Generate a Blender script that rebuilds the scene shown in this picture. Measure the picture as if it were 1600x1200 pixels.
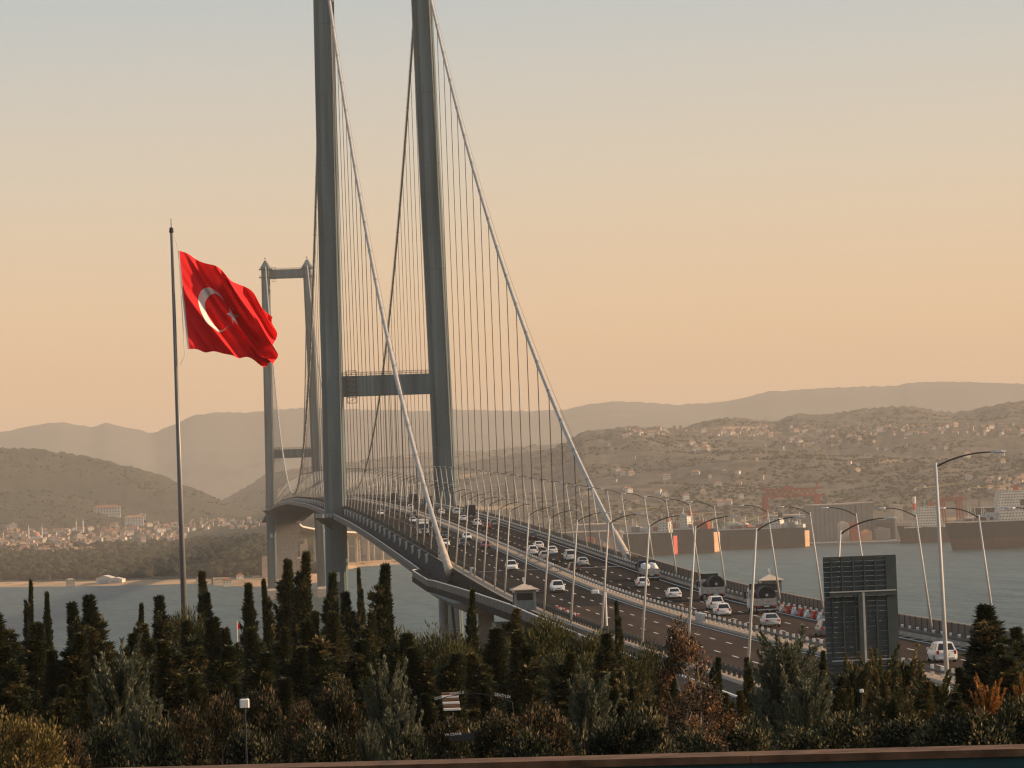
import bpy, math, random
import numpy as np
from mathutils import Vector, Matrix
R = math.radians
random.seed(7); rng = np.random.default_rng(7)
sc = bpy.context.scene
col = sc.collection
for o in list(bpy.data.objects): bpy.data.objects.remove(o)

# ------------------------------------------------------------------ camera
FPX, CX, CZ = 5643.0, -53.7, 71.9
YAW, PIT, ROL = R(4.647), R(1.743), R(2.115)
_F = np.array([math.sin(YAW)*math.cos(PIT), math.cos(YAW)*math.cos(PIT), math.sin(PIT)])
_R = np.array([math.cos(YAW), -math.sin(YAW), 0.0]); _U = np.cross(_R, _F)
_R2 = _R*math.cos(ROL) - _U*math.sin(ROL); _U2 = _R*math.sin(ROL) + _U*math.cos(ROL)
cam_d = bpy.data.cameras.new('camera'); cam = bpy.data.objects.new('camera', cam_d); col.objects.link(cam)
cam.matrix_world = Matrix(((_R2[0], _U2[0], -_F[0], CX), (_R2[1], _U2[1], -_F[1], 0.0), (_R2[2], _U2[2], -_F[2], CZ), (0, 0, 0, 1)))
cam_d.sensor_fit = 'HORIZONTAL'; cam_d.sensor_width = 36; cam_d.lens = 36*FPX/1600
cam_d.clip_start = 0.5; cam_d.clip_end = 90000
sc.camera = cam

# ------------------------------------------------------------------ sky, sun, exposure
SUN_EL, SUN_AZ = R(21), R(-3)         # azimuth measured from +X towards +Y
w = bpy.data.worlds.new('World'); sc.world = w; w.use_nodes = True
nt = w.node_tree; nt.nodes.clear()
sky = nt.nodes.new('ShaderNodeTexSky'); sky.sky_type = 'NISHITA'; sky.sun_disc = False
sky.sun_elevation = SUN_EL; sky.sun_rotation = math.pi/2 - SUN_AZ
sky.air_density = 1.0; sky.dust_density = 2.2; sky.ozone_density = 1.0; sky.altitude = 50
tint = nt.nodes.new('ShaderNodeMix'); tint.data_type = 'RGBA'; tint.blend_type = 'MULTIPLY'; tint.inputs[0].default_value = 1.0
tint.inputs[7].default_value = (1.0, 0.86, 0.70, 1)
wc = nt.nodes.new('ShaderNodeTexCoord'); wx = nt.nodes.new('ShaderNodeSeparateXYZ'); nt.links.new(wc.outputs['Generated'], wx.inputs[0])
er = nt.nodes.new('ShaderNodeValToRGB'); nt.links.new(wx.outputs[2], er.inputs[0]); el = er.color_ramp.elements   # dusty air colour by elevation
el[0].position = 0.0; el[0].color = (1.0, 0.505, 0.19, 1); el[1].position = 1.0; el[1].color = (0.13, 0.21, 0.32, 1)
for ps, cc in ((0.03, (0.93, 0.525, 0.245, 1)), (0.06, (0.80, 0.555, 0.34, 1)), (0.09, (0.65, 0.55, 0.43, 1)), (0.135, (0.43, 0.49, 0.51, 1)), (0.22, (0.34, 0.45, 0.51, 1)), (0.5, (0.21, 0.31, 0.40, 1))):
    e = el.new(ps); e.color = cc
gn = nt.nodes.new('ShaderNodeMix'); gn.data_type = 'RGBA'; gn.blend_type = 'MULTIPLY'; gn.inputs[0].default_value = 1.0; gn.inputs[7].default_value = (11.8, 11.5, 11.5, 1)
nt.links.new(er.outputs[0], gn.inputs[6])
hs = nt.nodes.new('ShaderNodeMix'); hs.data_type = 'RGBA'; hs.inputs[0].default_value = 0.56
bg = nt.nodes.new('ShaderNodeBackground'); bg.inputs[1].default_value = 0.10
wo = nt.nodes.new('ShaderNodeOutputWorld')
nt.links.new(sky.outputs[0], tint.inputs[6]); nt.links.new(tint.outputs[2], hs.inputs[6]); nt.links.new(gn.outputs[2], hs.inputs[7])
nt.links.new(hs.outputs[2], bg.inputs[0]); nt.links.new(bg.outputs[0], wo.inputs[0])
sl = bpy.data.lights.new('sun', 'SUN'); sl.energy = 5.0; sl.angle = R(0.6); sl.color = (1.0, 0.69, 0.42)
so = bpy.data.objects.new('sun', sl); col.objects.link(so)
_ts = Vector((math.cos(SUN_AZ)*math.cos(SUN_EL), math.sin(SUN_AZ)*math.cos(SUN_EL), math.sin(SUN_EL)))
so.rotation_euler = (-_ts).to_track_quat('-Z', 'Y').to_euler(); so.location = (400, 0, 300)
vs = sc.view_settings; vs.view_transform = 'Standard'; vs.look = 'None'; vs.exposure = 0.42; vs.gamma = 1.0; vs.use_curve_mapping = False
sc.render.engine = 'CYCLES'
cy = sc.cycles; cy.use_denoising = True; cy.max_bounces = 6; cy.diffuse_bounces = 2; cy.glossy_bounces = 2; cy.transmission_bounces = 3
cy.volume_bounces = 0; cy.transparent_max_bounces = 8; cy.caustics_reflective = False; cy.caustics_refractive = False
try: cy.denoising_prefilter = 'ACCURATE'
except Exception: pass
cy.pixel_filter_type = 'BLACKMAN_HARRIS'; cy.filter_width = 1.3

# ------------------------------------------------------------------ layout helpers: a point of the place from its bearing and distance
def ray(px, py):
    xr, yr = px-800.0, 600.0-py
    x = xr*math.cos(ROL)+yr*math.sin(ROL); y = -xr*math.sin(ROL)+yr*math.cos(ROL)
    return _F + _R*x/FPX + _U*y/FPX
_O = np.array([CX, 0.0, CZ])
def at_y(px, py, Y): d = ray(px, py); return _O + d*(Y/d[1])
def at_x(px, py, X): d = ray(px, py); return _O + d*((X-CX)/d[0])
def at_z(px, py, Z): d = ray(px, py); return _O + d*((Z-CZ)/d[2])

# ------------------------------------------------------------------ mesh builder
class MB:
    def __init__(s): s.v = []; s.f = []; s.m = []
    def quad(s, a, b, c, d, m=0):
        n = len(s.v); s.v += [tuple(a), tuple(b), tuple(c), tuple(d)]; s.f.append((n, n+1, n+2, n+3)); s.m.append(m); return s
    def poly(s, pts, m=0):
        n = len(s.v); s.v += [tuple(p) for p in pts]; s.f.append(tuple(range(n, n+len(pts)))); s.m.append(m); return s
    def hexa(s, p, m=0):   # 8 points: bottom 4 ccw, top 4 ccw
        n = len(s.v); s.v += [tuple(q) for q in p]
        for f in ((3, 2, 1, 0), (4, 5, 6, 7), (0, 1, 5, 4), (1, 2, 6, 5), (2, 3, 7, 6), (3, 0, 4, 7)):
            s.f.append(tuple(n+i for i in f)); s.m.append(m)
        return s
    def box(s, x0, x1, y0, y1, z0, z1, m=0, rz=0, c=(0, 0)):
        p = [(x0, y0, z0), (x1, y0, z0), (x1, y1, z0), (x0, y1, z0), (x0, y0, z1), (x1, y0, z1), (x1, y1, z1), (x0, y1, z1)]
        if rz:
            ca, sa = math.cos(rz), math.sin(rz)
            p = [(c[0]+(x-c[0])*ca-(y-c[1])*sa, c[1]+(x-c[0])*sa+(y-c[1])*ca, z) for x, y, z in p]
        return s.hexa(p, m)
    def bev(s, x0, x1, y0, y1, z0, z1, b=0.03, m=0):   # box with chamfered vertical edges and top edge
        o = [(x0+b, y0), (x1-b, y0), (x1, y0+b), (x1, y1-b), (x1-b, y1), (x0+b, y1), (x0, y1-b), (x0, y0+b)]
        i = [(max(x0+b, min(x1-b, x)) if False else x+(b if x <= x0+b else -b if x >= x1-b else 0)*0.9, y+(b if y <= y0+b else -b if y >= y1-b else 0)*0.9) for x, y in o]
        return s.loft([[(x, y, z0) for x, y in o], [(x, y, z1-b) for x, y in o], [(x, y, z1) for x, y in i]], m, True)
    def loft(s, rings, m=0, caps=True, closed=True):
        n0 = len(s.v); k = len(rings[0])
        for r in rings: s.v += [tuple(p) for p in r]
        for a in range(len(rings)-1):
            for j in range(k if closed else k-1):
                j2 = (j+1) % k
                s.f.append((n0+a*k+j, n0+a*k+j2, n0+(a+1)*k+j2, n0+(a+1)*k+j)); s.m.append(m)
        if caps:
            s.f.append(tuple(n0+j for j in reversed(range(k)))); s.m.append(m)
            s.f.append(tuple(n0+(len(rings)-1)*k+j for j in range(k))); s.m.append(m)
        return s
    def tube(s, pts, r, n=6, m=0, caps=True, r2=None):
        P = [Vector(p) for p in pts]; N = len(P); rings = []
        up = Vector((0, 0, 1))
        for i, p in enumerate(P):
            t = (P[min(i+1, N-1)]-P[max(i-1, 0)]).normalized()
            a = up if abs(t.z) < 0.9 else Vector((0, 1, 0))
            x = t.cross(a).normalized(); y = x.cross(t).normalized()
            rr = r if r2 is None else r+(r2-r)*i/max(1, N-1)
            rings.append([p+x*rr*math.cos(2*math.pi*j/n)+y*rr*math.sin(2*math.pi*j/n) for j in range(n)])
        return s.loft(rings, m, caps)
    def lathe(s, prof, n=12, c=(0, 0, 0), m=0):
        return s.loft([[(c[0]+r*math.cos(2*math.pi*j/n), c[1]+r*math.sin(2*math.pi*j/n), c[2]+z) for j in range(n)] for r, z in prof], m)
    def bar(s, p, q, wd, h, m=0):   # rectangular bar
        p, q = Vector(p), Vector(q); t = (q-p).normalized()
        a = Vector((0, 0, 1)) if abs(t.z) < 0.95 else Vector((0, 1, 0))
        x = t.cross(a).normalized()*wd/2; y = x.cross(t).normalized()*h/2
        return s.loft([[e-x-y, e+x-y, e+x+y, e-x+y] for e in (p, q)], m)
    def mesh(s, name, mats=()):
        me = bpy.data.meshes.new(name); me.from_pydata([tuple(map(float, v)) for v in s.v], [], s.f)
        for mt in mats: me.materials.append(mt)
        if any(s.m): me.polygons.foreach_set('material_index', s.m)
        me.update(); return me
    def build(s, name, mats, parent=None, loc=None, smooth=False):
        if not isinstance(mats, (list, tuple)): mats = [mats]
        me = s.mesh(name, mats)
        if smooth: me.polygons.foreach_set('use_smooth', [True]*len(me.polygons))
        return ob(name, me, parent, loc)
def ob(name, me, parent=None, loc=None):
    o = bpy.data.objects.new(name, me); col.objects.link(o)
    if parent is not None: o.parent = parent
    if loc is not None: o.location = loc
    return o
def tag(o, label, cat, group=None):
    o['label'] = label; o['category'] = cat
    if group: o['group'] = group
    return o
def thing(name, label, cat, loc=(0, 0, 0), rz=0, group=None):
    o = ob(name, None, None, loc); o.rotation_euler[2] = rz; o.empty_display_size = 0.2
    return tag(o, label, cat, group)
def structure(o): o['kind'] = 'structure'; return o
def stuff(o): o['kind'] = 'stuff'; return o
def copy_tree(o, parent=None):
    c = o.copy(); col.objects.link(c); c.parent = parent
    for ch in [k for k in KIDS.get(o.name, [])] or list(o.children): copy_tree(ch, c)
    return c
KIDS = {}
_ON = ['zeroth', 'first', 'second', 'third', 'fourth', 'fifth', 'sixth', 'seventh', 'eighth', 'ninth', 'tenth', 'eleventh', 'twelfth', 'thirteenth', 'fourteenth', 'fifteenth', 'sixteenth', 'seventeenth', 'eighteenth', 'nineteenth']
_TN = {2: 'twent', 3: 'thirt', 4: 'fort', 5: 'fift', 6: 'sixt', 7: 'sevent', 8: 'eight', 9: 'ninet'}
def ordinal(n):
    if n < 20: return _ON[n]
    return _TN[n//10]+('ieth' if n % 10 == 0 else 'y-'+_ON[n % 10])

# ------------------------------------------------------------------ materials
def mat(name, c, rough=0.6, metal=0.0, var=0.15, scale=2.0, c2=None, bump=0.0, spec=0.25, coord='Object', det=4.0, stretch=None):
    m = bpy.data.materials.new(name); m.use_nodes = True; t = m.node_tree; b = t.nodes['Principled BSDF']
    b.inputs['Roughness'].default_value = rough; b.inputs['Metallic'].default_value = metal
    b.inputs['Specular IOR Level'].default_value = spec
    tc = t.nodes.new('ShaderNodeTexCoord'); nz = t.nodes.new('ShaderNodeTexNoise')
    nz.inputs['Scale'].default_value = scale; nz.inputs['Detail'].default_value = det
    src = tc.outputs[coord]
    if stretch:
        mp = t.nodes.new('ShaderNodeMapping'); mp.inputs['Scale'].default_value = stretch
        t.links.new(src, mp.inputs[0]); src = mp.outputs[0]
    t.links.new(src, nz.inputs['Vector'])
    rp = t.nodes.new('ShaderNodeValToRGB'); t.links.new(nz.outputs[0], rp.inputs[0])
    lo = [max(0, k*(1-var)) for k in c]; hi = [min(1, k*(1+var)) for k in c] if c2 is None else c2
    rp.color_ramp.elements[0].position = 0.32; rp.color_ramp.elements[1].position = 0.68
    rp.color_ramp.elements[0].color = (*lo, 1); rp.color_ramp.elements[1].color = (*hi, 1)
    t.links.new(rp.outputs[0], b.inputs['Base Color'])
    if bump:
        bp = t.nodes.new('ShaderNodeBump'); bp.inputs['Strength'].default_value = 0.6; bp.inputs['Distance'].default_value = bump
        t.links.new(nz.outputs[0], bp.inputs['Height']); t.links.new(bp.outputs[0], b.inputs['Normal'])
    return m
M = {}
M['tower'] = mat('tower_paint', (0.098, 0.140, 0.150), 0.6, 0, 0.34, 0.35, stretch=(1, 1, 0.06))
M['cable'] = mat('cable_paint', (0.42, 0.40, 0.37), 0.5, 0, 0.12, 0.3)
M['hanger'] = mat('hanger_paint', (0.10, 0.10, 0.10), 0.6)
M['band'] = mat('clamp_paint', (0.26, 0.25, 0.23), 0.5)
M['deck'] = mat('deck_steel', (0.026, 0.036, 0.041), 0.85, 0, 0.45, 0.9, spec=0.06)
M['walk'] = mat('walkway_plate_shaded', (0.022, 0.026, 0.028), 0.9, 0, 0.4, 1.0, spec=0.05)  # near-black puts the shade beside the deck into the plate colour
M['railw'] = mat('rail_white', (0.62, 0.62, 0.60), 0.5)
M['raild'] = mat('rail_mesh_dark', (0.07, 0.072, 0.07), 0.6)
M['conc'] = mat('concrete', (0.25, 0.24, 0.22), 0.85, 0, 0.22, 0.5, bump=0.02)
M['concl'] = mat('concrete_warm_sunlit', (0.47, 0.39, 0.31), 0.85, 0, 0.15, 0.3)  # low sun on plinths, anchor blocks and viaduct put into the colour
M['asph'] = mat('asphalt_bridge', (0.020, 0.0165, 0.0145), 0.95, 0, 0.5, 0.5, spec=0.04, stretch=(1, 0.06, 1))
M['asph2'] = mat('asphalt_approach', (0.050, 0.035, 0.027), 0.95, 0, 0.3, 0.5, spec=0.04, stretch=(1, 0.06, 1))
M['paint'] = mat('road_paint', (0.62, 0.60, 0.55), 0.7, 0, 0.25, 3.0)
M['galv'] = mat('galvanised', (0.46, 0.47, 0.47), 0.45, 0.3, 0.15, 3)
M['galvd'] = mat('galvanised_dull_and_shaded', (0.075, 0.08, 0.08), 0.6, 0.2, 0.15, 3)  # guard rails and left posts have their shade put into this colour
M['postw'] = mat('post_pale', (0.62, 0.60, 0.56), 0.6)
M['strip'] = mat('median_gravel', (0.36, 0.28, 0.21), 0.95, 0, 0.25, 4)
M['fence'] = mat('fence_panel', (0.12, 0.095, 0.078), 0.6, 0, 0.15, 1)
M['dark'] = mat('dark_metal', (0.022, 0.025, 0.028), 0.5)
M['black'] = mat('rubber', (0.018, 0.018, 0.018), 0.8)
M['glass'] = mat('vehicle_glass', (0.015, 0.018, 0.02), 0.08, 0, 0.1, 1, spec=0.6)
M['chrome'] = mat('trim_metal', (0.5, 0.5, 0.5), 0.25, 0.8)
M['head'] = mat('headlamp', (0.75, 0.75, 0.72), 0.15)
M['tail'] = mat('tail_lamp', (0.45, 0.02, 0.015), 0.25)
M['plate'] = mat('number_plate', (0.7, 0.7, 0.68), 0.5)
M['redp'] = mat('barrier_red', (0.55, 0.045, 0.03), 0.5)
M['whitep'] = mat('barrier_white', (0.72, 0.70, 0.66), 0.5)
M['roofd'] = mat('booth_roof', (0.50, 0.42, 0.34), 0.7)
M['boothw'] = mat('booth_wall', (0.17, 0.19, 0.19), 0.6)

# ------------------------------------------------------------------ road profile
_pp = np.array([(0, 57.2), (200, 56.7), (300, 56.5), (400, 56.4), (480, 56.9), (543, 58.0), (602, 59.3), (683, 61.1), (788, 63.3), (903, 65.6), (1041, 67.8), (1157, 69.2), (1500, 72.4), (1933, 74.0), (2366, 72.4), (2707, 69.2), (2830, 67.2), (3285, 57.5), (3500, 50.0)])
_yy = np.arange(0, 3501, 2.0); _zz = np.interp(_yy, _pp[:, 0], _pp[:, 1])
_k = np.exp(-0.5*(np.arange(-60, 61)/22.0)**2); _k /= _k.sum()
_zz = np.convolve(np.pad(_zz, 60, mode='edge'), _k, 'valid')
def rz(y): return float(np.interp(y, _yy, _zz))
def road_hit(px, py):
    z = 60.0
    for _ in range(60):
        p = at_z(px, py, z) if z < CZ-0.5 else at_y(px, py, 1500); z = 0.5*z+0.5*rz(p[1])
    return p
Y1, Y2, YA = 1157.7, 2707.7, 614.0
TOPZ, ST, SB = 250.0, 15.6, 18.65

# ================================================================== SETTING: sea and far land
def noise2(x, y, seed=0, oct=4, base=1.0):
    x = np.asarray(x, float)*base; y = np.asarray(y, float)*base; out = np.zeros_like(x); a = 1.0; tot = 0
    for o_ in range(oct):
        xi = np.floor(x).astype(np.int64); yi = np.floor(y).astype(np.int64); fx = x-xi; fy = y-yi
        fx = fx*fx*(3-2*fx); fy = fy*fy*(3-2*fy)
        def h(i, j):
            n = (i*374761393+j*668265263+(seed+o_*17)*1274126177) & 0x7fffffff
            n = ((n ^ (n >> 13))*1103515245+12345) & 0x7fffffff
            return ((n ^ (n >> 16)) & 0xffff)/65535.0
        out += a*((h(xi, yi)*(1-fx)+h(xi+1, yi)*fx)*(1-fy)+(h(xi, yi+1)*(1-fx)+h(xi+1, yi+1)*fx)*fy)
        tot += a; a *= 0.5; x = x*2+13.1; y = y*2+7.7
    return out/tot
def grid_mesh(name, P, m, smooth=True, attrs=None):
    nr, nc = P.shape[:2]; me = bpy.data.meshes.new(name)
    me.vertices.add(nr*nc); me.vertices.foreach_set('co', P.reshape(-1).astype(np.float32))
    i, j = np.meshgrid(np.arange(nr-1), np.arange(nc-1), indexing='ij'); a = (i*nc+j).ravel()
    q = np.stack([a, a+1, a+nc+1, a+nc], 1)
    me.loops.add(q.size); me.loops.foreach_set('vertex_index', q.ravel().astype(np.int32))
    me.polygons.add(len(q)); me.polygons.foreach_set('loop_start', np.arange(0, q.size, 4, dtype=np.int32))
    try: me.polygons.foreach_set('loop_total', np.full(len(q), 4, np.int32))
    except Exception: pass
    me.polygons.foreach_set('use_smooth', np.full(len(q), smooth))
    me.materials.append(m); me.update(calc_edges=True); me.validate(); return me

# sea
m = bpy.data.materials.new('sea_water'); m.use_nodes = True; t = m.node_tree; b = t.nodes['Principled BSDF']
b.inputs['Base Color'].default_value = (0.055, 0.105, 0.105, 1); b.inputs['Roughness'].default_value = 0.42; b.inputs['Specular IOR Level'].default_value = 0.27; b.inputs['IOR'].default_value = 1.33
tc = t.nodes.new('ShaderNodeTexCoord')
def _nz(sc_, st, det=3):
    mp = t.nodes.new('ShaderNodeMapping'); mp.inputs['Scale'].default_value = st; t.links.new(tc.outputs['Object'], mp.inputs[0])
    n = t.nodes.new('ShaderNodeTexNoise'); n.inputs['Scale'].default_value = sc_; n.inputs['Detail'].default_value = det; t.links.new(mp.outputs[0], n.inputs['Vector']); return n
n1, n2, n3 = _nz(0.10, (1, 0.45, 1), 4), _nz(0.02, (1, 0.25, 1), 3), _nz(0.05, (1, 0.22, 1), 7)
ad = t.nodes.new('ShaderNodeMath'); ad.operation = 'MULTIPLY_ADD'; ad.inputs[1].default_value = 2.2
t.links.new(n2.outputs[0], ad.inputs[0]); t.links.new(n1.outputs[0], ad.inputs[2])
bp = t.nodes.new('ShaderNodeBump'); bp.inputs['Strength'].default_value = 1.0; bp.inputs['Distance'].default_value = 3.2
t.links.new(ad.outputs[0], bp.inputs['Height']); t.links.new(bp.outputs[0], b.inputs['Normal'])
rp = t.nodes.new('ShaderNodeValToRGB'); t.links.new(n3.outputs[0], rp.inputs[0])
rp.color_ramp.elements[0].position = 0.35; rp.color_ramp.elements[1].position = 0.65
rp.color_ramp.elements[0].color = (0.007, 0.034, 0.044, 1); rp.color_ramp.elements[1].color = (0.030, 0.078, 0.072, 1)
n4 = _nz(0.0016, (1, 0.22, 1), 4); r4 = t.nodes.new('ShaderNodeMapRange'); r4.inputs[1].default_value = 0.35; r4.inputs[2].default_value = 0.65; r4.inputs[3].default_value = 0.55; r4.inputs[4].default_value = 1.35; t.links.new(n4.outputs[0], r4.inputs[0])
vm = t.nodes.new('ShaderNodeVectorMath'); vm.operation = 'SCALE'; t.links.new(rp.outputs[0], vm.inputs[0]); t.links.new(r4.outputs[0], vm.inputs['Scale'])
t.links.new(vm.outputs[0], b.inputs['Base Color'])
M['sea'] = m
structure(MB().quad((-29000, -27000, 0), (29000, -27000, 0), (29000, 29000, 0), (-29000, 29000, 0)).build('sea', M['sea']))

# land materials
def land_mat(name, dark, mid, field, s1, s2, thr=0.60):
    m = bpy.data.materials.new(name); m.use_nodes = True; t = m.node_tree; b = t.nodes['Principled BSDF']
    b.inputs['Roughness'].default_value = 0.95; b.inputs['Specular IOR Level'].default_value = 0.1
    tc = t.nodes.new('ShaderNodeTexCoord')
    def nz(s, det, st=(1, 1, 1)):
        mp = t.nodes.new('ShaderNodeMapping'); mp.inputs['Scale'].default_value = st; t.links.new(tc.outputs['Object'], mp.inputs[0])
        n = t.nodes.new('ShaderNodeTexNoise'); n.inputs['Scale'].default_value = s; n.inputs['Detail'].default_value = det; t.links.new(mp.outputs[0], n.inputs['Vector']); return n
    a, c = nz(s1, 10), nz(s2, 3.5, (0.6, 0.8, 2.5)); a.inputs['Roughness'].default_value = 0.72
    r1 = t.nodes.new('ShaderNodeValToRGB'); t.links.new(a.outputs[0], r1.inputs[0])
    r1.color_ramp.elements[0].position = 0.38; r1.color_ramp.elements[1].position = 0.64
    r1.color_ramp.elements[0].color = (*dark, 1); r1.color_ramp.elements[1].color = (*mid, 1)
    r2 = t.nodes.new('ShaderNodeValToRGB'); t.links.new(c.outputs[0], r2.inputs[0])
    r2.color_ramp.elements[0].position = thr; r2.color_ramp.elements[1].position = thr+0.035
    mx = t.nodes.new('ShaderNodeMix'); mx.data_type = 'RGBA'
    t.links.new(r2.outputs[0], mx.inputs[0]); t.links.new(r1.outputs[0], mx.inputs[6]); mx.inputs[7].default_value = (*field, 1)
    t.links.new(mx.outputs[2], b.inputs['Base Color']); return m
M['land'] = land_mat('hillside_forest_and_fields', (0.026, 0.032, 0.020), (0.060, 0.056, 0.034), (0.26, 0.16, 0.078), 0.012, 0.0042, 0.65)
M['land2'] = land_mat('dry_hazed_scrub_and_fields', (0.045, 0.043, 0.033), (0.165, 0.138, 0.102), (0.40, 0.27, 0.15), 0.022, 0.0040, 0.615)  # dry scrub tone, lightened further in place of thicker haze
M['mount'] = land_mat('hazed_mountain_forest', (0.085, 0.088, 0.080), (0.125, 0.12, 0.105), (0.17, 0.15, 0.12), 0.0015, 0.0012, 0.66)  # forest colour lightened to stand in for thicker haze
M['beach'] = mat('shore_sand', (0.46, 0.30, 0.17), 0.95, 0, 0.3, 0.02)

def u_of(X, Y): return 349.0+5643.0*(np.asarray(X)+53.7)/np.asarray(Y)
def crest(pts, D):   # (px,py) of a crest line seen in the photograph, at distance D -> (u, z)
    P = np.array([at_y(a, b_, D) for a, b_ in pts]); return u_of(P[:, 0], P[:, 1]), P[:, 2]
SHORE = np.array([(-500, 3800), (-60, 3560), (0, 3546), (170, 3411), (300, 3355), (385, 3185), (470, 3180), (505, 3300), (535, 3750), (560, 3900), (640, 3973), (740, 4090), (900, 4130), (1050, 4140), (1260, 4120), (1400, 4060), (1450, 4049), (1600, 4050), (2100, 4000)])
RID = []
def ridge(pts, Dc, Df, zf, pw=1.25, back=0.7): u, z = crest(pts, Dc); RID.append((u, z, Dc, Df, zf, pw, back))
ridge([(-300, 690), (0, 700), (60, 702), (130, 712), (200, 728), (250, 742), (300, 762), (345, 782), (400, 800), (470, 815)], 7600, 6400, 28, 1.0)
ridge([(-300, 775), (0, 770), (60, 765), (110, 772), (160, 785), (220, 800), (260, 812)], 6700, 6100, 26, 1.0)
ridge([(280, 806), (345, 784), (380, 764), (415, 742), (450, 735), (500, 728), (600, 715), (700, 702), (760, 705), (820, 697), (870, 692), (930, 700)], 10500, 7600, 40, 1.0)
ridge([(540, 775), (640, 744), (720, 724), (800, 710), (860, 701), (885, 690), (907, 676), (938, 670), (995, 665), (1045, 669), (1100, 672), (1200, 676), (1300, 674), (1400, 668), (1500, 664), (1700, 660)], 6900, 4550, 8, 0.95)
ridge([(1000, 690), (1060, 672), (1097, 660), (1116, 655), (1138, 653), (1169, 655), (1211, 658), (1240, 648), (1247, 646), (1282, 649), (1332, 640), (1400, 634), (1425, 634), (1460, 640), (1490, 644), (1525, 639), (1575, 627), (1600, 626), (1800, 622)], 8300, 7000, 150, 1.0)
def far_z(X, Y):
    X = np.asarray(X, float); Y = np.asarray(Y, float); u = u_of(X, Y)
    sh = np.interp(u, SHORE[:, 0], SHORE[:, 1])+(noise2(X, Y, 3, 3, 0.02)-0.5)*36
    z = np.where(Y < sh, -3.0, np.clip(-3+(Y-sh)*0.16, -3, 2.2)+np.clip(Y-sh-60, 0, 4500)*0.0092)
    z = np.where(u > 900, np.minimum(z, 3.0+np.clip(Y-4500, 0, 9e9)*0.02), z)
    for ru, rzv, Dc, Df, zf, pw, back in RID:
        cz = np.interp(u, ru, rzv); t_ = np.clip((Y-Df)/(Dc-Df), 0, 1.0)
        inside = (u > ru[0]-30) & (u < ru[-1]+200)
        h = zf+(cz-zf)*(t_**pw)
        und = (noise2(X, Y, 11, 4, 1/420.0)-0.5)*2*(cz-zf)*0.30*np.sin(math.pi*t_)*(t_ < 1)
        h = h+und
        h = np.where(Y > Dc, cz-(Y-Dc)*0.12, h)
        z = np.where(inside & (Y > Df), np.maximum(z, h), z)
    return z
us = np.arange(-420, 2060, 6.0); Ds = 3080*np.exp(np.linspace(0, math.log(12500/3080.0), 190))
UU, DD = np.meshgrid(us, Ds); XX = (UU-349)/5643.0*DD-53.7; ZZ = far_z(XX, DD)
rough = np.clip((DD-4600)/1500, 0, 1)*(rng.random(DD.shape)-0.35)*5.5*(DD/7000.0)
ZZ = ZZ+np.where(ZZ > 6, rough, 0)
_c = int(np.searchsorted(us, 560)); _P = np.stack([XX, DD, ZZ], 2)
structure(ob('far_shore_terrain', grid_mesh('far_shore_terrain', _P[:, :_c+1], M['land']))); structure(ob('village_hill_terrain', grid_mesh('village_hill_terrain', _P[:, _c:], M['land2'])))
# the far range
cu, czr = crest([(-400, 690), (0, 676), (50, 664), (90, 659), (125, 665), (145, 667), (165, 661), (200, 668), (238, 677), (262, 668), (300, 650), (340, 643), (380, 645), (420, 641), (480, 637), (560, 640), (640, 642), (720, 640), (800, 642), (880, 641), (920, 632), (960, 627), (1000, 629), (1060, 632), (1130, 628), (1200, 612), (1260, 608), (1330, 604), (1400, 603), (1420, 598), (1500, 596), (1600, 600), (1950, 610)], 17500)
us2 = np.arange(-420, 2060, 8.0); Ds2 = np.concatenate([np.linspace(12600, 17500, 46), np.linspace(17700, 20500, 10)])
UU, DD = np.meshgrid(us2, Ds2); XX = (UU-349)/5643.0*DD-53.7
CZc = np.interp(UU, cu, czr); tt = np.clip((DD-12600)/4900.0, 0, 1)
rg = np.abs(noise2(XX, DD, 21, 5, 1/1500.0)-0.5)*2
ZZ = 30+(CZc-30)*tt**1.1 - rg*190*np.sin(math.pi*tt)*(tt < 1)
ZZ = np.where(DD > 17500, CZc-(DD-17500)*0.18, ZZ)+(rng.random(DD.shape)-0.5)*7
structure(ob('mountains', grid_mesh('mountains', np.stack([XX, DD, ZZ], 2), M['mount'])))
def hit_far(px, py):
    d = ray(px, py)
    Yv = np.arange(3150, 12000, 12.0); P = _O[None]+d[None]*(Yv/d[1])[:, None]
    g = far_z(P[:, 0], P[:, 1]); k = np.nonzero((g > P[:, 2]) & (g > 1.0))[0]
    if not len(k): return None
    p = P[k[0]].copy(); p[2] = g[k[0]]; return p
# sandy shore strip
def shore_strip(u0, u1, wmin, wmax, seed):
    u = np.arange(u0, u1, 4.0); s = np.interp(u, SHORE[:, 0], SHORE[:, 1]); wd = wmin+(wmax-wmin)*noise2(u, u*0, seed, 3, 0.03)
    P = np.zeros((4, len(u), 3))
    for i_, f_ in enumerate((-0.25, 0.1, 0.5, 1.0)):
        Y = s+8+wd*f_; P[i_, :, 1] = Y; P[i_, :, 0] = (u-349)/5643*Y-53.7; P[i_, :, 2] = [-0.6, 1.6, 3.1, 3.4][i_]
    P[3, :, 2] = far_z(P[3, :, 0], P[3, :, 1])-0.6
    P[1, :, 2] = np.maximum(P[1, :, 2], far_z(P[1, :, 0], P[1, :, 1])+0.3); P[2, :, 2] = np.maximum(P[2, :, 2], far_z(P[2, :, 0], P[2, :, 1])+0.3)
    return grid_mesh('beach', P, M['beach'])
structure(ob('beach', shore_strip(-60, 330, 40, 190, 5))); structure(ob('beach', shore_strip(330, 760, 120, 420, 6)))

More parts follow.
